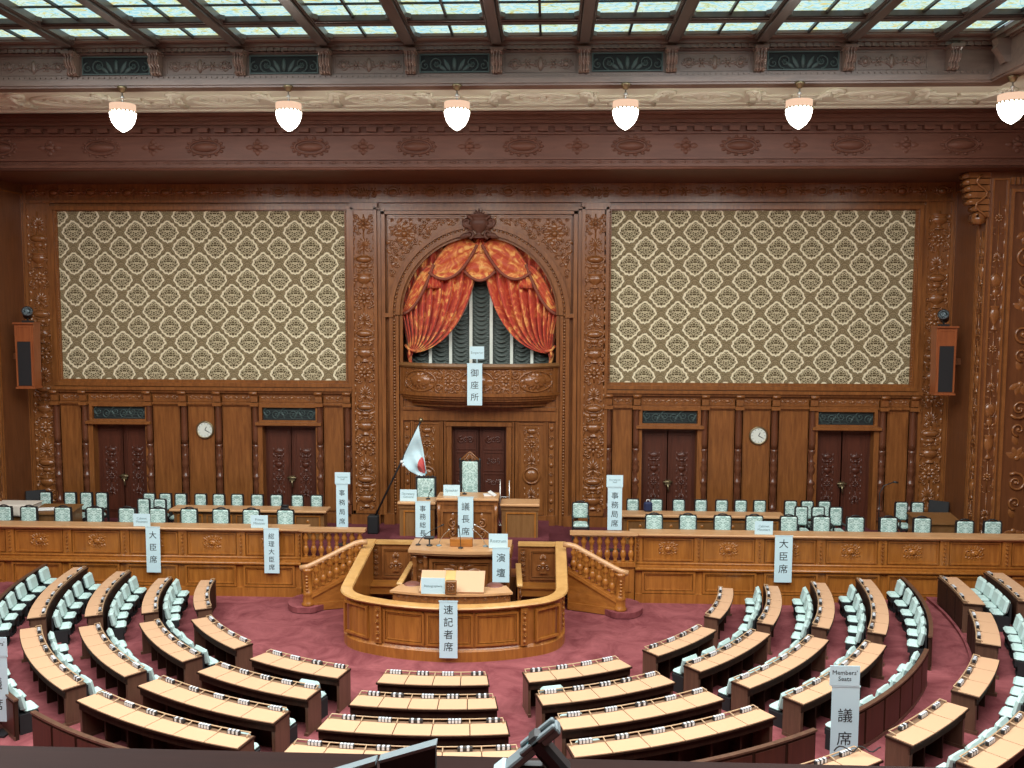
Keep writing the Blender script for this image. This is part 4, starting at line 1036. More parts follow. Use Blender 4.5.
# ------------------------------------------------------------------ rostrum
ro = thing('rostrum', 'oak speech rostrum with carved front and pale curved top', 'rostrum', (0, 0, 0))
t = MB(); t.box(-1.28, 1.28, 23.25, 24.2, 0, 1.78); t.box(-1.33, 1.33, 23.2, 24.22, 1.70, 1.80); t.box(-1.4, 1.4, 24.2, 25.0, 0, .9); t.build('body', 'wall', ro)
t = MB(); n = 14; fr = [(-.04 + 1.34 * (2 * i / n - 1), 23.10 - .14 * (1 - (2 * i / n - 1) ** 2)) for i in range(n + 1)]
t.prism(fr + [(1.30, 24.25), (-1.38, 24.25)], 1.84, 1.92, 'z'); t.prism([(x * .98, y + .05) for x, y in fr] + [(1.26, 24.2), (-1.34, 24.2)], 1.78, 1.84, 'z'); t.build('rostrum_top', 'top', ro)
rl = wallrel(23.25); rl.frame(-.84, .84, .5, 1.66, .09, .08); rl.frame(-.72, .72, .62, 1.54, .03, .04)
rl.dome(0, 1.36, .10, .12, .10, 12); rl.ring(0, 1.36, .13, .15, .02)
for d in (-1, 1): rl.leaf(d * .12, 1.3, .4, .12, 0.15 if d > 0 else pi - .15, .05); rl.leaf(d * .1, 1.4, .3, .1, .4 if d > 0 else pi - .4, .05); rl.scroll(d * .42, 1.28, .1, 0, 1.3, d, .02)
rl.build('carved_front_panel', 'carve', ro)
for s in (-1, 1):
    for X in (.94, 1.22):
        t = MB(); t.lathe([(.07, .4), (.08, .55), (.055, .6), (.06, 1.1), (.055, 1.42), (.075, 1.46), (.055, 1.5), (.075, 1.58), (.06, 1.68), (.08, 1.72)], (s * X, 23.2, 0), 10); t.build('colonnette', 'carve', ro)
    rl = wallrel(23.24); rl.arabesque(*sorted((s * 1.01, s * 1.15)), .6, 1.66, .2, 1, .02); rl.build('carved_strip', 'carve', ro)
bx = MB(); bx.bbox(-.32, .28, 23.42, 23.62, 1.92, 2.14, .015); o = bx.build('document_box', 'honeyX'); tag(o, 'shallow yellow oak box on the middle of the rostrum', 'box')
def mic(x, y, z, h, lean, label, base='dark', head='dark', bend=.12):
    o = thing('gooseneck_microphone', label, 'microphone', (x, y, z), 0)
    t = MB(); t.lathe([(.07, 0), (.07, .02), (.03, .04), (.0001, .045)], n=12); t.build('base', base, o)
    pts = [(lean * (i / 8) ** 1.6 * h, -bend * (i / 8) ** 2, h * (i / 8) * (1 - .1 * i / 8)) for i in range(9)]
    t = MB(); t.tube(pts, .010, 5); t.build('neck', head, o)
    t = MB(); e = Vector(pts[-1]); d = (e - Vector(pts[-2])).normalized(); t.tube([e, e + d * .09], .022, 6); t.build('head', head, o)
mic(-1.18, 23.55, 1.92, .62, 1.0, 'black gooseneck microphone leaning inward at the left end of the rostrum')
mic(-.62, 23.5, 1.92, .48, .5, 'silver microphone on a clear foot left of the rostrum box', 'grey', 'silver')
mic(-.02, 23.3, 1.92, .62, -.05, 'thin black upright microphone in front of the rostrum box')
mic(.62, 23.5, 1.92, .5, -.55, 'silver microphone on a clear foot right of the rostrum box', 'grey', 'silver')
mic(.90, 23.75, 1.92, .58, -.9, 'slim silver microphone arching behind the rostrum card', 'grey', 'silver')
o = thing('desk_lamp', 'low black desk lamp on the left part of the rostrum', 'desk lamp', (-.87, 23.5, 1.92))
t = MB(); t.lathe([(.08, 0), (.08, .025), (.02, .03), (.02, .2)], n=12); t.build('stand', 'dark', o)
t = MB(); t.bbox(-.15, .13, -.07, .07, .18, .26, .03); t.build('lamp_shade', 'dark', o)

# presiding desks on the upper level
b = MB(); b.box(-2.3, 2.3, 25.5, 27.9, 1.08, 1.6); tag(b.build('floor_podium', 'carpet2'), kind='structure')
def high_desk(name, x0, x1, y0, y1, zt, label, carved):
    o = thing(name, label, 'desk', (0, 0, 0))
    t = MB(); t.box(x0, x1, y0, y1, .9, zt - .08); t.box(x0 - .03, x1 + .03, y0 - .03, y1, zt - .2, zt - .08); t.build('body', 'brown' if not carved else 'wall', o)
    t = MB(); t.bbox(x0 - .05, x1 + .05, y0 - .1, y1 + .02, zt - .08, zt, .02); t.build('desk_top', 'top', o)
    rl = wallrel(y0)
    if carved:
        rl.frame(x0 + .08, x1 - .08, 1.4, zt - .34, .07, .05); rl.run_ornament(x0 + .05, x1 - .05, zt - .14, .10, .2)
        c = (x0 + x1) / 2
        for d in (-1, 1):
            rl.scroll(c + d * .42, zt - .75, .14, pi / 2, 1.5, -d, .035); rl.scroll(c + d * .42, zt - 1.05, .12, -pi / 2, 1.4, d, .03); rl.leaf(c + d * .42, zt - .7, .28, .14, pi / 2, .06); rl.leaf(c + d * .3, zt - 1.1, .4, .14, pi / 2 - d * .3, .06); rl.dome(c + d * .42, zt - .92, .08, .07, .07, 8)
        rl.build('carved_panel', 'carve', o)
        for X in (x0 + .03, x1 - .03):
            t = MB(); t.lathe([(.06, 1.3), (.06, 1.6), (.04, 1.7), (.055, 2.0), (.04, 2.2), (.06, 2.3), (.06, zt - .2)], (X, y0 - .03, 0), 10); t.build('colonnette', 'carve', o)
    else:
        rl.frame(x0 + .12, x1 - .06, 1.3, zt - .26, .04, .03); rl.build('front_panel', 'honey', o)
high_desk('speaker_desk', -.90, .80, 25.6, 26.4, 2.78, 'tall carved oak desk in the middle of the podium', True)
high_desk('clerk_desk', -2.04, -1.02, 25.75, 26.4, 2.62, 'plain oak desk at the left of the podium', False)
high_desk('clerk_desk', .93, 1.98, 25.75, 26.4, 2.60, 'plain oak desk at the right of the podium', False)
mic(-.18, 26.1, 2.78, .30, -.3, 'short black microphone on the tall carved podium desk')
mic(-1.25, 26.1, 2.62, .30, .3, 'short black microphone on the left podium desk')
o = thing('rope_stand', 'two thin silver posts joined by a bar behind the right podium desk', 'stand', (.95, 27.2, 1.6))
for x in (-.14, .14):
    t = MB(); t.tube([(x, 0, 0), (x, 0, 1.42 if x < 0 else 1.40)], .016, 6); t.lathe([(.07, 0), (.07, .02), (.02, .04)], (x, 0, 0), 10); t.build('post', 'silver', o)
t = MB(); t.tube([(-.14, 0, .88), (.14, 0, .88)], .014, 6); t.build('crossbar', 'silver', o)
o = thing('paper_stack', 'loose white papers at the right end of the tall podium desk', 'papers', (.55, 26.0, 2.78))
t = MB(); t.obox(Matrix.Translation((0, 0, .015)) @ Matrix.Rotation(.2, 4, 'Z'), .16, .12, .015); t.obox(Matrix.Translation((.1, -.05, .06)) @ Matrix.Rotation(-.3, 4, 'Z') @ Matrix.Rotation(.5, 4, 'Y'), .12, .1, .01); o2 = t.build('sheets', 'white', o)

# flag on its leaning pole
fl = thing('flag_on_pole', 'white flag with red disc on a slanting dark pole, left of the podium', 'flag', (0, 0, 0))
t = MB(); t.bbox(-3.42, -3.08, 27.85, 28.15, 1.1, 1.68, .03); t.build('base', 'black', fl)
p0, p1 = Vector((-3.22, 28.0, 1.6)), Vector((-1.74, 28.0, 4.66))
t = MB(); t.tube([p0, p1], .032, 8); t.build('pole', 'dark', fl)
t = MB(); t.ell(p1 + Vector((.02, 0, .06)), .075, .075, .075, 10, 6); t.build('finial', 'bronze', fl)
def FP(u, v):
    a = p1.lerp(p0, .03 + .38 * u)                                     # u runs down the hoist, v out along the hanging cloth
    e = Vector((-1.52 - .05 * u, 28.0, 3.05 + .0 * u)).lerp(Vector((-1.62, 28.0, 2.93)), u)
    q = a.lerp(e, v); 
    return (q.x, 27.93 - .05 * sin(v * 9 + u * 5) - .06 * sin(u * 13 + v * 2) * v, q.z - .10 * sin(pi * v) * u)
m = MB(); m.grid(FP, 40, 56, 0, lambda u, v: 1 if ((u - .42) / .36) ** 2 + ((v - .74) / .20) ** 2 < 1 else 0); m.build('cloth', ['paper', 'red'], fl, .008)
t = MB(); a = p1.lerp(p0, .41); t.ell(a + Vector((.02, -.05, 0)), .06, .04, .05, 8, 5); t.ell(a + Vector((.06, -.05, -.1)), .03, .03, .06, 8, 5); t.build('tie', 'white', fl)

# ------------------------------------------------------------------ upholstered armchairs on the stage
def make_armchair(wd, zb, zt, crest, arms=True):
    o = thing('stage_chair', 'x', 'chair', (0, -40, 0), 0)
    t = MB(); t.bbox(-wd / 2, wd / 2, -.06, .04, zb, zt, .035); t.build('backrest', 'seat', o)
    t = MB(); h = wd / 2 + .015
    for x in (-h, h): t.box(x - .015, x + .015, -.03, .06, 0, zt - .02)
    t.box(-h, h, -.02, .06, zt - .03, zt + .02)
    if crest: t.tube([(-h * .55, .02, zt + .02), (-h * .3, .02, zt + .05), (0, .02, zt + .06), (h * .3, .02, zt + .05), (h * .55, .02, zt + .02)], .022, 5)
    for x in (-h, h): t.box(x - .025, x + .025, -.54, -.48, 0, .44)
    t.box(-h, h, -.52, .02, .36, .42); t.build('frame', 'dark', o)
    t = MB(); t.bbox(-wd / 2, wd / 2, -.56, -.05, .40, .52, .045); t.build('seat', 'seat', o)
    for x in (-h, h):
        t = MB(); t.bbox(x - .03, x + .03, -.46, .02, .64, .69, .015); t.box(x - .02, x + .02, -.44, -.40, .42, .65); t.build('armrest', 'dark', o)
    return o
SZ = 1.1
FL = [-14.2, -13.42, -12.37, -11.39, -10.4, -9.45, -8.5, -7.53, -6.61, -5.57]
FR = [5.39, 6.38, 7.39, 8.31, 9.31, 10.25, 11.23, 12.18, 13.14, 14.36, 15.15]
BL = [-13.97, -13.16, -12.63, -12.12, -10.56, -10.03, -9.53, -8.88, -8.29, -7.69, -7.04, -6.42, -5.74, -5.12]
BR = [4.94, 5.68, 6.38, 7.07, 7.72, 8.31, 8.9, 9.86, 10.37, 10.9, 13.27, 13.76]
ca = make_armchair(.46, .60, 1.07, True); cb = make_armchair(.34, .58, 1.13, False)
ta, tb = tree_of(ca), tree_of(cb)
used = set()
def put(proto, tree, x, y, label, group, rz=0, z=SZ):
    if proto.name not in used: used.add(proto.name); proto.location = (x, y, z); proto.rotation_euler = (0, 0, rz); tag(proto, label, None, group); return proto
    return dup(proto, (x, y, z), rz, label, group, tree)
for i, x in enumerate(FL): put(ca, ta, x, 26.35, f'green damask armchair just behind the left counter, {ORD[len(FL) - 1 - i]} from the stairs', 'armchairs behind the left counter')
for i, x in enumerate(FR): put(ca, ta, x, 26.35, f'green damask armchair just behind the right counter, {ORD[i]} from the stairs' , 'armchairs behind the right counter', z=SZ if i < 9 else SZ - .07)
for i, x in enumerate((-10.36, -9.84)): put(cb, tb, x, 27.4, f'small green chair in the pair beside the left rear desk, {"left" if i == 0 else "right"} one', 'small chairs beside the left rear desk')
for i, x in enumerate((9.96, 10.46, 10.99)): put(cb, tb, x, 27.4, f'small green chair at the end of the right rear desk, {ORD[i]} of three', 'small chairs beside the right rear desk')
for i, x in enumerate(BL): put(cb, tb, x, 28.25, f'small green chair at the wall, back row left of the podium, {ORD[len(BL) - 1 - i] if len(BL) - 1 - i < 12 else ("thirteenth" if len(BL) - 1 - i == 12 else "fourteenth")} from the podium', 'back row chairs on the left')
for i, x in enumerate(BR): put(cb, tb, x, 28.25, f'small green chair at the wall, back row right of the podium, {ORD[i]} from the podium', 'back row chairs on the right')
put(ca, ta, 3.28, 27.9, 'lone green chair standing in front of the right carved pilaster', None, 0)
# presiding chair and clerk's chair
o = thing('presiding_chair', 'high backed green chair with carved crest behind the podium desk', 'chair', (-.12, 27.3, 1.6))
t = MB(); t.bbox(-.24, .24, -.06, .04, .6, 1.95, .03); t.build('backrest', 'seat', o)
t = MB()
for x in (-.29, .29): t.lathe([(.035, 0), (.035, .7), (.05, .8), (.03, .9), (.04, 1.5), (.03, 1.7), (.05, 1.8), (.035, 1.95), (.05, 2.0), (.02, 2.06)], (x, 0, 0), 8)
t.box(-.3, .3, -.03, .05, 1.93, 2.0); t.box(-.3, .3, -.5, .04, .4, .46); t.build('frame', 'dark', o)
rl = Relief((0, -.02, 0), (1, 0, 0), (0, 0, 1), (0, -1, 0)); rl.palmette(0, 2.02, .22, .06); rl.tube([(-.27, 2.0), (-.16, 2.1), (-.06, 2.2), (0, 2.24), (.06, 2.2), (.16, 2.1), (.27, 2.0)], .03); rl.scroll(-.16, 2.04, .07, 0, 1.3, 1, .02); rl.scroll(.16, 2.04, .07, pi, 1.3, -1, .02); rl.build('carved_crest', 'carve', o)
t = MB(); t.bbox(-.27, .27, -.52, -.04, .44, .56, .04); t.build('seat', 'seat', o)
for x in (-.3, .3): t = MB(); t.bbox(x - .04, x + .04, -.45, .02, .74, .80, .015); t.build('armrest', 'dark', o)
o = thing('clerk_chair', 'square backed green armchair behind the left podium desk', 'chair', (-1.45, 27.1, 1.6))
t = MB(); t.bbox(-.27, .27, -.06, .04, .6, 1.46, .04); t.build('backrest', 'seat', o)
t = MB()
for x in (-.29, .29): t.box(x - .025, x + .025, -.04, .06, 0, 1.5)
t.box(-.3, .3, -.03, .06, 1.45, 1.51); [t.ell((x, 0, 1.52), .03, .03, .03, 6, 4) for x in (-.2, -.07, .07, .2)]; t.box(-.3, .3, -.5, .04, .38, .44); t.build('frame', 'dark', o)
t = MB(); t.bbox(-.27, .27, -.52, -.04, .42, .54, .04); t.build('seat', 'seat', o)
t = MB()
for x in (-.3, .3): t.bbox(x - .04, x + .04, -.45, .02, .70, .76, .015)
t.ell((.28, -.1, .82), .07, .05, .09, 8, 5); t.build('armrests', 'dark', o)

# rear desks and other pieces on the stage
def rear_desk(s, x0, x1, w):
    o = thing('rear_desk', f'long low panelled desk behind the {w} counter', 'desk', (0, 0, 0))
    t = MB(); t.box(x0 + .1, x1 - .1, 27.1, 27.5, 1.1, 1.95); t.build('body', 'brown', o)
    t = MB(); t.bbox(x0, x1, 26.95, 27.6, 1.95, 2.03, .02); t.build('desk_top', 'top', o)
    n = round((x1 - x0) / 1.0); rl = wallrel(27.1)
    for k in range(n):
        a = x0 + .15 + (x1 - x0 - .3) * k / n; c = x0 + .15 + (x1 - x0 - .3) * (k + 1) / n; rl.frame(a + .06, c - .06, 1.3, 1.85, .04, .03); rl.leaf((a + c) / 2, 1.6, .12, .1, pi / 2, .03)
    rl.build('front_panels', 'honey', o)
rear_desk(-1, -9.38, -4.5, 'left'); rear_desk(1, 4.45, 9.40, 'right')
o = thing('draped_table', 'table under a cream cloth at the far left of the stage', 'table', (0, 0, 0))
t = MB(); t.box(-14.95, -13.75, 27.0, 27.6, 1.1, 1.8); t.build('table', 'brown', o)
m = MB(); m.grid(lambda u, v: (-15.0 + 1.33 * u, 26.94 + (.0 if v > .3 else 0) + .68 * max(0, (v - .3) / .7) - .05 * sin(u * 20) * max(0, .3 - v), 2.1 - max(0, (.3 - v)) * 1.2), 50, 20); m.build('cloth', 'cream', o, .015)
t = MB(); t.box(-14.93, -13.72, 27.0, 27.58, 1.8, 2.085); t.build('top', 'cream', o)
def box_desk(x0, x1, y0, y1, zf, zb, l):
    o = thing('sloping_desk', l, 'desk', (0, 0, 0))
    t = MB(); t.prism([(y0, 1.1), (y1, 1.1), (y1, zb), (y0, zf)], x0 + .04, x1 - .04, 'x'); t.build('body', 'brown', o)
    t = MB(); t.prism([(y0 - .06, zf), (y1 + .04, zb + .01), (y1 + .04, zb + .05), (y0 - .06, zf + .04)], x0, x1, 'x'); t.build('desk_top', 'brown', o)
box_desk(-13.62, -12.35, 26.75, 27.5, 1.86, 1.98, 'brown box desk with papers near the left corner of the stage')
box_desk(13.2, 14.5, 26.75, 27.6, 1.90, 2.02, 'brown box desk near the right corner of the stage')
t = MB(); t.obox(Matrix.Translation((-13.15, 27.05, 1.97)) @ Matrix.Rotation(.25, 4, 'Z') @ Matrix.Rotation(.16, 4, 'X'), .35, .12, .006); tag(t.build('paper_sheet', 'white'), 'white papers lying on the brown box desk at left', 'papers')
def floor_monitor(x, y, z, ang, l):
    o = thing('stage_monitor', l, 'monitor', (x, y, z), ang)
    t = MB(); t.bbox(-.30, .30, -.04, .04, .65, 1.08, .02, 0, Matrix.Rotation(-.15, 4, 'X')); t.build('screen', 'black', o)
    t = MB(); t.tube([(0, 0, 0), (0, .02, .75)], .03, 6); t.box(-.18, .18, -.14, .14, 0, .03); t.build('stand', 'dark', o)
floor_monitor(-14.6, 28.75, 1.1, .5, 'black monitor on a stand in the left corner of the stage'); floor_monitor(14.6, 28.75, 1.1, -.6, 'black monitor on a stand in the right corner of the stage')
o = thing('microphone_stand', 'tall thin black microphone stand in front of the right outer door', 'microphone stand', (12.35, 27.6, 1.1))
t = MB(); t.tube([(0, 0, 0), (0, 0, 1.55), (.12, 0, 1.78), (.42, 0, 1.9)], .016, 6); t.build('pole', 'dark', o)
t = MB(); [t.tube([(0, 0, .1), (.25 * cos(a), .25 * sin(a), 0)], .012, 5) for a in (0, 2.1, 4.2)]; t.build('tripod', 'dark', o)
t = MB(); t.tube([(.40, 0, 1.9), (.54, 0, 1.88)], .03, 6); t.build('head', 'dark', o)
o = thing('rucksack', 'dark blue bag on the right rear desk between the green chairs', 'bag', (5.33, 27.45, 2.03))
t = MB(); t.bbox(-.13, .13, -.09, .09, 0, .30, .05); t.build('body', 'blue', o); t = MB(); t.tube([(-.06, 0, .29), (-.04, 0, .36), (.04, 0, .36), (.06, 0, .29)], .015, 5); t.build('handle', 'white', o)
o = thing('desk_phone', 'small black telephone on the left rear desk', 'telephone', (-5.85, 27.2, 2.03))
t = MB(); t.prism([(-.08, 0), (.08, 0), (.08, .09), (-.08, .04)], -.11, .11, 'x'); t.build('body', 'dark', o); t = MB(); t.tube([(-.11, 0, .10), (.11, .03, .10)], .025, 6); t.build('handset', 'dark', o)

# ------------------------------------------------------------------ members' desks and seats
SECT = {  # block: (name, rows [(a0, a1, seats)])
 1: ('far left block', [(-81.7, -61.8, 4), (-83.7, -63.7, 5), (-86, -63.6, 5), (-86.4, -63.9, 6)]),
 2: ('middle left block', [(-56.3, -37.6, 4), (-58.8, -38.9, 5), (-59.2, -38.4, 5), (-60, -38.6, 6)]),
 3: ('inner left block', [(-32, -14.8, 4), (-34.2, -15.4, 5), (-34.8, -15, 5), (-35.2, -14.7, 6)]),
 4: ('centre block', [(-8.5, 8.35, 4), (-9.6, 8.85, 5), (-10.1, 9.3, 5), (-10.6, 9.8, 6)]),
 5: ('inner right block', [(14.4, 31.8, 4), (14.5, 33.6, 5), (14.8, 34.2, 5), (14.1, 34.7, 6)]),
 6: ('middle right block', [(38.3, 55.6, 4), (39, 59, 5), (38.8, 59.5, 5), (39, 59.9, 6)]),
 7: ('far right block', [(61.9, 81.8, 4), (63.4, 84.8, 5), (63.9, 85.6, 5), (63.6, 86.3, 6)]),
}
ROWR = [(7.12, 7.66, 0), (8.20, 8.74, 0), (9.46, 9.99, .10), (10.68, 11.16, .20)]
ROW2 = [(7.06, 7.52, 0), (8.19, 8.64, 0), (9.48, 9.93, .10), (10.68, 11.12, .20)]
ROW1 = [(6.92, 7.31, 0), (8.15, 8.53, 0), (9.40, 9.79, .10), (10.62, 11.01, .20)]
RR = {1: ROW1, 7: ROW1, 2: ROW2, 6: ROW2, 3: ROWR, 4: ROWR, 5: ROWR}
plates = []
for v in range(3):
    rnd = random.Random(v); p = MB(); p.bbox(-.125, .125, -.03, .03, 0, .075, .008, 0)
    k = (4, 2, 3)[v]
    for i in range(k):
        x = -.09 + i * .06 if k == 4 else (-.06 + i * .11 if k == 2 else -.08 + i * .08)
        p.box(x - .02, x + .022, -.034, .034, .012, .066, 1); p.box(x - .02, x + .022, -.025, .025, .06, .079, 1)
    o = p.build('name_plate', ['dark', 'namew']); plates.append(o.data); bpy.data.objects.remove(o)
def pol(r, a, z=0): return Vector((r * sin(R(a)), CY - r * cos(R(a)), z))
def member_desk(r0, r1, z, a0, a1, n, label, outer=False):
    d = thing('member_desk', label, 'desk', pol((r0 + r1) / 2, (a0 + a1) / 2, z), 0, 'curved members desks')
    inv = Matrix.Translation(-d.location)
    def bld(b, name, m): b.v = [tuple(inv @ Vector(q)) for q in b.v]; return b.build(name, m, d)
    deg = 180 / pi
    b = MB()
    b.arc(r0, r0 + .035, a0 + .05, a1 - .05, z, z + .70)
    b.arc(r0 - .01, r1 + .01, a0 - .12, a1 + .12, z + .70, z + .735); b.arc(r1 - .07, r1 - .04, a0, a1, z + .56, z + .70)
    for i in range(1, n): a = a0 + (a1 - a0) * i / n; b.arc(r0 + .035, r1 - .16, a - .12, a + .12, z, z + .70, n=1)
    if outer:
        for i in range(n): b.arc(r0 - .015, r0, a0 + (a1 - a0) * (i + .06) / n, a0 + (a1 - a0) * (i + .94) / n, z + .08, z + .66)
    bld(b, 'desk_body', 'desk')
    b = MB(); b.arc(r0 + .005, r0 + .11, a0, a1, z + .735, z + .745); bld(b, 'rear_strip', 'strip')
    for a, s in ((a0, 1), (a1, -1)):
        b = MB(); b.arc(r0 - .005, r1 - .05, a, a + s * .4, z + .06, z + .70, n=1); b.arc(r0 - .01, r1 - .01, a - s * .04, a + s * .45, z, z + .06, n=1); bld(b, 'end_panel', 'deskend')
    g = .009 / r0 * deg
    for i in range(n):
        q0, q1 = a0 + (a1 - a0) * i / n, a0 + (a1 - a0) * (i + 1) / n
        b = MB(); b.arc(r0 + .105, r1, q0 + g, q1 - g, z + .735, z + .752, n=4); bld(b, 'writing_pad', 'pad')
        c = (q0 + q1) / 2; rnd = random.Random(int(r0 * 100 + i * 7 + a0)); c += rnd.uniform(-.12, .3) * (q1 - q0) * .5
        o = bpy.data.objects.new('name_plate', plates[rnd.choice((0, 0, 1, 2))]); COL.objects.link(o); o.parent = d
        o.location = pol(r0 + .062, c, z + .745) - d.location; o.rotation_euler = (0, 0, R(c))
    b = MB(); zr = z + .785
    pts = [pol(r0 + .13, a0 + .3, z + .74), pol(r0 + .12, a0 + .3, zr)] + [pol(r0 + .01, a0 + .3 + (a1 - a0 - .6) * i / 12, zr + .01) for i in range(13)] + [pol(r0 + .12, a1 - .3, zr), pol(r0 + .13, a1 - .3, z + .74)]
    b.tube(pts, .013, 5)
    for i in range(1, n):
        a = a0 + (a1 - a0) * i / n; b.tube([pol(r0 + .13, a, z + .74), pol(r0 + .12, a, zr - .01), pol(r0 + .01, a, zr + .01)], .012, 5)
    bld(b, 'rail', 'post')
    return d
# one member chair: its back stands against the desk or partition behind it
ms = thing('member_chair', 'x', 'chair', (0, -40, 0), 0)
t = MB(); t.bbox(-.235, .235, -.06, .06, 0, .385, .055, 0, Matrix.Translation((0, .15, .42)) @ Matrix.Rotation(R(13), 4, 'X')); t.build('backrest', 'mint', ms)
t = MB(); t.bbox(-.20, .20, .14, .41, .36, .46, .045); t.build('cushion', 'mint', ms)
t = MB(); t.box(-.20, .20, .06, .39, .25, .37); t.box(-.07, .07, .1, .32, .04, .3); t.box(-.16, .16, .08, .36, 0, .05); t.box(-.22, .22, .0, .04, .2, .70); t.build('pedestal', 'black', ms)
for x in (-.235, .235):
    t = MB(); t.box(x - .015, x + .015, .04, .34, .0, .38); t.build('side_arm', 'black', ms)
tms = tree_of(ms)
def seats(rb, z, a0, a1, n, row, where, keep=None):
    for i in range(n):
        if keep is not None and i not in keep: continue
        a = a0 + (a1 - a0) * (i + .5) / n; k = (n - 1 - i) if a0 >= 0 else i
        p = pol(rb, a, z)
        put(ms, tms, p.x, p.y, f'mint member chair {ORD[k]} from the stage, {row}, {where}', 'fixed members chairs', R(a), z)
ROWN = ['front row', 'second row', 'third row', 'fourth row']
for bk_, (where, rows) in SECT.items():
    for k, (a0, a1, n) in enumerate(rows):
        r0, r1, z = RR[bk_][k]
        member_desk(r0, r1, z, a0, a1, n, f'curved {ROWN[k]} desk with {["", "", "", "three", "four", "five", "six", "seven"][n]} beige pads, {where}')
# seats stand before the next desk out (or the back partition) and serve the desk in front of them
KEEP = {(3, 0): {3}, (3, 1): {4}, (3, 2): {4}, (4, 0): set(), (4, 1): set(), (4, 2): set(), (5, 0): {0}, (5, 1): {0}, (5, 2): {0}, (3, 3): set(), (4, 3): set(), (5, 3): set(), (2, 0): None}
PART = {1: (-87.5, -64.8), 2: (-60.6, -39.2), 3: (-35.6, -14.8), 4: (-10.6, 9.8), 5: (14.4, 35.4), 6: (39.0, 60.6), 7: (64.8, 87.5)}
for bk_, (where, rows) in SECT.items():
    for k in range(4):
        a0, a1, n = rows[k]
        if k < 3: q0, q1, _ = rows[k + 1]; rb = RR[bk_][k + 1][0] - .05
        else: q0, q1 = PART[bk_]; rb = 11.88
        keep = KEEP.get((bk_, k), None)
        if keep is not None and not keep: continue
        z = (0, 0, .10, .20)[k]
        nn = n
        seats(rb - .05, z, q0 + .3, q1 - .3, nn, ROWN[k], where, keep)
for bk_, (a0, a1) in PART.items():
    if bk_ == 4: continue
    b = MB(); b.arc(11.87, 11.93, a0, a1, .20, .95, n=14)
    o = tag(b.build('seat_partition', 'desk'), f'curved dark wood partition behind the last chairs of the {SECT[bk_][0]}', 'partition')
    t = MB(); t.arc(11.86, 11.95, a0 - .1, a1 + .1, .95, .985, n=14); t.build('cap', 'deskend', o)
    n = 6
    for i in range(n):
        t = MB(); t.arc(11.93, 11.945, a0 + (a1 - a0) * (i + .05) / n, a0 + (a1 - a0) * (i + .95) / n, .28, .90, n=3); t.build('panel', 'panel2', o)
    t = MB(); t.arc(11.93, 11.95, a0, a1, .20, .27, n=14); t.build('skirting', 'deskend', o)
OUT = [(77.0, 86.9, 3, 'nearest the stage'), (64.3, 74.3, 3, 'second from the stage'), (50.8, 60.4, 3, 'third from the stage'), (38.7, 48.0, 3, 'fourth from the stage'), (26.0, 35.0, 3, 'fifth from the stage, behind the card sign')]
for a0, a1, n, w in OUT: member_desk(12.80, 13.28, .30, a0, a1, n, f'short three-pad desk beyond the right aisle, {w}', True)
OUT2 = [(77.9, 87.7, 4, 'nearest the stage'), (64.8, 75.2, 4, 'second from the stage'), (51.2, 61.5, 4, 'third from the stage'), (38.3, 48.9, 4, 'at the bottom right corner')]
for (a0, a1, n, w), q in zip(OUT2, ('first wedge', 'second wedge', 'third wedge', 'wedge at the bottom right corner')):
    member_desk(14.06, 14.54, .40, a0, a1, n, f'four-pad desk of the outermost right ring, {w}')
    seats(13.96, .30, a0 + .3, a1 - .3, n, 'outermost right ring', q)
# ------------------------------------------------------------------ paper signs
ROTX = Matrix.Rotation(pi / 2, 4, 'X')
def banner(x0, x1, z0, z1, y, text, label, up=.0, tight=1.0):
    h = z1 - z0; w = x1 - x0
    o = thing('hanging_banner', label, 'sign', ((x0 + x1) / 2, y, z0))
    t = MB(); t.bbox(-w / 2, w / 2, -.006, .006, 0, h, .002); t.box(-w / 2 - .012, w / 2 + .012, -.012, .012, h - .025, h); t.build('paper', 'paper', o)
    n = len(text); pitch = (h * .86) / n * tight; size = min(w * .56, pitch * .80)
    c = o
    for i, ch in enumerate(text):
        pass
    mt = Matrix.Translation((0, -.008, h * (.47 + up))) @ ROTX
    text_mesh('\n'.join(text), size, 'lettering', 'ink', o, mt, pitch / size, .0012)
    return o
def card(x0, x1, z0, z1, y, text, label, parent=None, col='inkg', k=.24):
    h = z1 - z0; w = x1 - x0
    if parent is None: o = thing('sign_card', label, 'sign', ((x0 + x1) / 2, y, z0)); q = o; off = Vector((0, 0, 0))
    else: q = parent; off = Vector(((x0 + x1) / 2, y, z0)) - parent.location
    t = MB(); t.bbox(-w / 2, w / 2, -.006, .006, 0, h, .002); t.v = [tuple(Vector(v) + off) for v in t.v]; cd = t.build('card', 'paper', q)
    if parent is None:
        t = MB(); t.prism([(0, 0), (.10, 0), (0, h * .7)], -w * .3, w * .3, 'x'); t.build('back_support', 'paper', q)
    lines = text.split('\n'); size = min(h * .8 / len(lines) * .8, w * .92 / (max(len(l) for l in lines) * .54))
    text_mesh(text, size, 'lettering', col, cd if parent is not None else q, Matrix.Translation(off + Vector((0, -.008, h * .5))) @ ROTX, 1.0, .0012)
b1 = banner(-4.07, -3.72, 1.62, 2.96, 26.5, '事務局席', 'tall white banner of four characters standing left of the stage chairs, near the left stairs')
card(-4.10, -3.64, 2.97, 3.32, 26.48, 'Secretariat\nStaff', '', b1)
t = MB(); t.tube([(0, .03, -.52), (0, .03, 1.6)], .015, 6); t.box(-.15, .15, -.1, .15, -.52, -.49); t.build('post', 'dark', b1)
b2 = banner(4.02, 4.44, 1.72, 3.00, 26.3, '事務局席', 'tall white banner of four characters standing near the right stairs')
card(3.98, 4.46, 3.01, 3.36, 26.28, 'Secretariat\nStaff', '', b2)
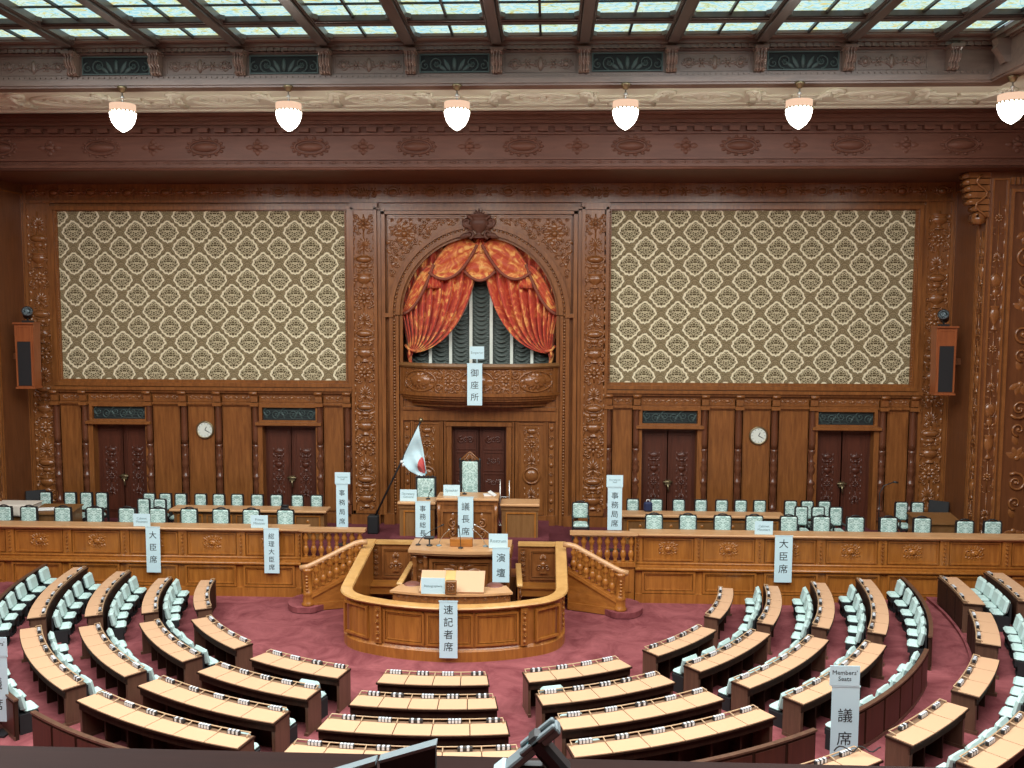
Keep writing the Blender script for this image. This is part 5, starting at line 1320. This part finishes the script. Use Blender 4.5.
t = MB(); t.tube([(0, .03, -.62), (0, .03, 1.6)], .015, 6); t.box(-.15, .15, -.1, .15, -.62, -.59); t.build('post', 'dark', b2)
banner(-9.16, -8.75, .67, 2.0, 24.86, '大臣席', 'white three character banner hanging on the left counter', .07, .93)
card(-9.60, -9.11, 1.955, 2.32, 25.06, 'Cabinet\nMinisters', 'white Cabinet Ministers card on the left counter')
banner(-5.76, -5.33, .70, 2.00, 24.86, '総理大臣席', 'white five character banner hanging on the left counter by the stairs')
card(-6.19, -5.70, 1.955, 2.32, 25.06, 'Prime\nMinister', 'white Prime Minister card on the left counter')
banner(8.55, 9.03, .66, 1.99, 24.86, '大臣席', 'white three character banner hanging on the right counter', .07, .93)
card(8.03, 8.53, 1.955, 2.33, 25.06, 'Cabinet\nMinisters', 'white Cabinet Ministers card on the right counter')
banner(-1.56, -1.13, 1.55, 2.66, 25.63, '事務総長', 'white four character banner hanging from the left podium desk')
card(-2.03, -1.54, 2.62, 2.96, 25.8, 'Secretary\nGeneral', 'white Secretary General card on the left podium desk')
banner(-.31, .13, 1.58, 2.84, 25.48, '議長席', 'white three character banner hanging from the tall podium desk')
card(-.77, -.29, 2.78, 3.10, 25.85, 'Speaker', 'white Speaker card on the tall podium desk')
banner(.84, 1.28, 1.13, 2.05, 22.94, '演壇', 'white two character banner hanging on the speech rostrum')
card(.72, 1.22, 1.93, 2.32, 23.3, 'Rostrum', 'white Rostrum card standing on the speech rostrum')
banner(-.22, .20, .14, 1.50, 20.27, '速記者席', 'white four character banner hanging on the stenographer enclosure', .04)
card(-.68, -.12, 1.56, 1.94, 20.57, 'Stenographers', 'white Stenographers card on the stenographer desk')
banner(-.29, .18, 5.17, 6.50, 28.24, '御座所', 'white three character banner hanging from the carved balcony')
card(-.22, .23, 6.62, 7.02, 28.4, 'Emperor', 'white Emperor card above the carved balcony rail')
eo = [o for o in bpy.data.objects if o.get('label', '').startswith('white Emperor')][0]
t = MB(); t.tube([(0, .02, -.17), (0, .02, .1)], .02, 5); t.build('foot', 'paper', eo)
b3 = banner(7.25, 7.73, .36, 1.66, 15.55, '議席', "tall white two character banner beside the last seats, under a Members' Seats card", -.06, .75)
card(7.20, 7.72, 1.66, 2.02, 15.54, "Members'\nSeats", '', b3, 'ink')
t = MB(); t.tube([(0, .03, -.1), (0, .03, 1.4)], .02, 6); t.box(-.2, .2, -.15, .15, -.10, -.06); t.build('post', 'dark', b3)
b4 = banner(-8.25, -7.80, .45, 1.72, 16.0, '議席', "tall white two character banner at the left edge, under a Members' Seats card", -.06, .75)
card(-8.3, -7.78, 1.72, 2.08, 15.99, "Members'\nSeats", '', b4, 'ink')
t = MB(); t.tube([(0, .03, -.25), (0, .03, 1.4)], .02, 6); t.box(-.2, .2, -.15, .15, -.25, -.21); t.build('post', 'dark', b4)

# ------------------------------------------------------------------ gallery parapet and the equipment on it
b = MB(); b.box(-3, 8, 2.50, 2.62, 5.75, 6.81); b.bbox(-3, 8, 2.47, 2.64, 6.79, 6.852, .015)
pp = b.build('gallery_parapet', 'rail'); tag(pp, 'dark polished wooden parapet of the gallery in front of the camera', 'parapet')
o = thing('monitor', 'small black monitor seen edge on above the gallery parapet', 'monitor', (1.87, 2.42, 6.80))
t = MB(); mt = Matrix.Rotation(R(-9), 4, 'Z') @ Matrix.Rotation(R(-20.5), 4, 'Y'); mt = Matrix.Rotation(R(-20), 4, 'Y')
t = MB(); t.prism([(-.075, -.30), (.082, -.30), (.082, .185), (-.075, .135)], 0, .03); t.build('screen', 'black', o)
t = MB(); t.prism([(-.078, .131), (.084, .182), (.084, .191), (-.078, .140)], -.004, .034); t.build('top_edge', 'grey', o)
t = MB(); t.box(-.02, .02, .0, .03, -1.05, -.28); t.build('stand', 'dark', o)
o = thing('tilted_tablet', 'grey edged dark tablet tilted beside the monitor on the gallery parapet', 'tablet', (1.70, 2.40, 6.80))
t = MB(); t.prism([(-.13, -.1), (.088, -.1), (.088, .138), (.08, .138), (-.13, .066)], .005, .02); t.build('screen', 'black', o)
t = MB(); t.prism([(-.135, .062), (.088, .138), (.088, .152), (-.135, .078)], -.008, .026); t.build('frame', 'grey', o)
t = MB(); t.tube([(-.045, -.02, .075), (-.02, -.02, .10), (.0, -.02, .128), (.018, -.02, .13), (.028, -.02, .11)], .007, 6); t.build('clip', 'white', o); t = MB(); t.box(-.02, .02, .005, .03, -1.05, -.08); t.build('stand', 'dark', o)
t = MB(); t.tube([(-.09, -.02, .03), (-.11, -.03, .07), (-.10, -.03, .085)], .004, 5); t.tube([(.075, -.025, .12), (.09, -.03, .13)], .006, 5); t.build('cable', 'honey', o)
o = thing('camera_tripod_head', 'grey and black tilted camera pan head on the right of the gallery parapet', 'tripod head', (2.20, 2.40, 6.98))
mt = Matrix.Rotation(R(-41), 4, 'Y')
t = MB(); t.bbox(-.115, .125, -.035, .03, -.012, .010, .005, 0, mt); t.bbox(.0, .125, -.04, -.016, .008, .022, .004, 0, mt); t.bbox(.0, .12, .008, .03, .008, .022, .004, 0, mt); t.build('sliding_plate', 'grey', o)
t = MB(); t.bbox(-.105, -.06, -.05, .04, -.02, .016, .006, 0, mt); [t.ell(mt @ Vector((-.10 + .022 * i, -.052, -.002)), .008, .006, .008, 8, 5) for i in range(2)]; t.build('clamp', 'paper', o)
t = MB(); t.bbox(.02, .065, -.018, .01, .008, .014, .002, 0, mt); t.build('level_window', 'screen', o)
t = MB(); t.bbox(-.05, .07, -.03, .04, -.15, -.03, .02, 0); t.bbox(.03, .075, -.04, .03, -.12, .03, .012, 0, mt); t.lathe([(.05, -1.2), (.05, -.15)], n=12); t.build('head_body', 'dark', o)
t = MB(); t.lathe([(.03, -.02), (.036, -.012), (.036, .012), (.03, .02)], (0, 0, 0), 16, mtx=Matrix.Translation((.005, -.045, -.085)) @ Matrix.Rotation(pi / 2, 4, 'X')); t.build('drag_knob', 'redp', o)
t = MB(); t.tube([(.08, -.02, -.05), (.10, -.02, -.08), (.108, -.02, -.13), (.11, -.02, -.2)], .012, 8); t.build('pan_handle', 'paper', o)
o = thing('audio_cable', 'coiled thin black cable on the small desk beside the card sign', 'cable', (7.2, 14.25, 1.06))
t = MB(); t.tube([(-.30 + .05 * i, .05 * sin(i * .9), .06 + .06 * abs(sin(i * .55))) for i in range(16)], .012, 5); t.build('cord', 'black', o)

# ------------------------------------------------------------------ light: daylight through the skylight, lamps
def area(name, loc, rot, sx, sy, e, col):
    d = bpy.data.lights.new(name, 'AREA'); d.shape = 'RECTANGLE'; d.size = sx; d.size_y = sy; d.energy = e; d.color = col
    o = bpy.data.objects.new(name, d); o.location = loc; o.rotation_euler = rot; COL.objects.link(o); return o
for X, sx, e in ((-8.6, 8.6, 3500), (0, 8.4, 1350), (8.6, 8.6, 3500)):
    area('skylight_daylight', (X, 11.9, 14.7), (0, 0, 0), sx, 15.6, e, (.97, .99, 1.0))
w = bpy.data.worlds.new('world'); bpy.context.scene.world = w; w.use_nodes = True
w.node_tree.nodes['Background'].inputs[0].default_value = (.8, .85, .9, 1); w.node_tree.nodes['Background'].inputs[1].default_value = .3

# ------------------------------------------------------------------ camera
cd = bpy.data.cameras.new('camera'); cam = bpy.data.objects.new('camera', cd); COL.objects.link(cam)
cd.sensor_width = 36; cd.lens = 905 / 1024 * 36; cd.clip_end = 200; cd.clip_start = .05
RX, RY, RZ = (0.99916535, 0.00670886, -0.04029387), (0.04071053, -0.08252133, 0.99575744), (0.00335529, -0.99656672, -0.08272558)
mw = Matrix(((RX[0], -RX[1], -RX[2], 2.26), (RY[0], -RY[1], -RY[2], 0), (RZ[0], -RZ[1], -RZ[2], 8.2), (0, 0, 0, 1)))
cam.matrix_world = mw
sc = bpy.context.scene; sc.camera = cam
sc.view_settings.view_transform = 'Standard'; sc.view_settings.look = 'None'; sc.view_settings.exposure = 0.0; sc.view_settings.gamma = 1.0
sc.view_settings.use_curve_mapping = False
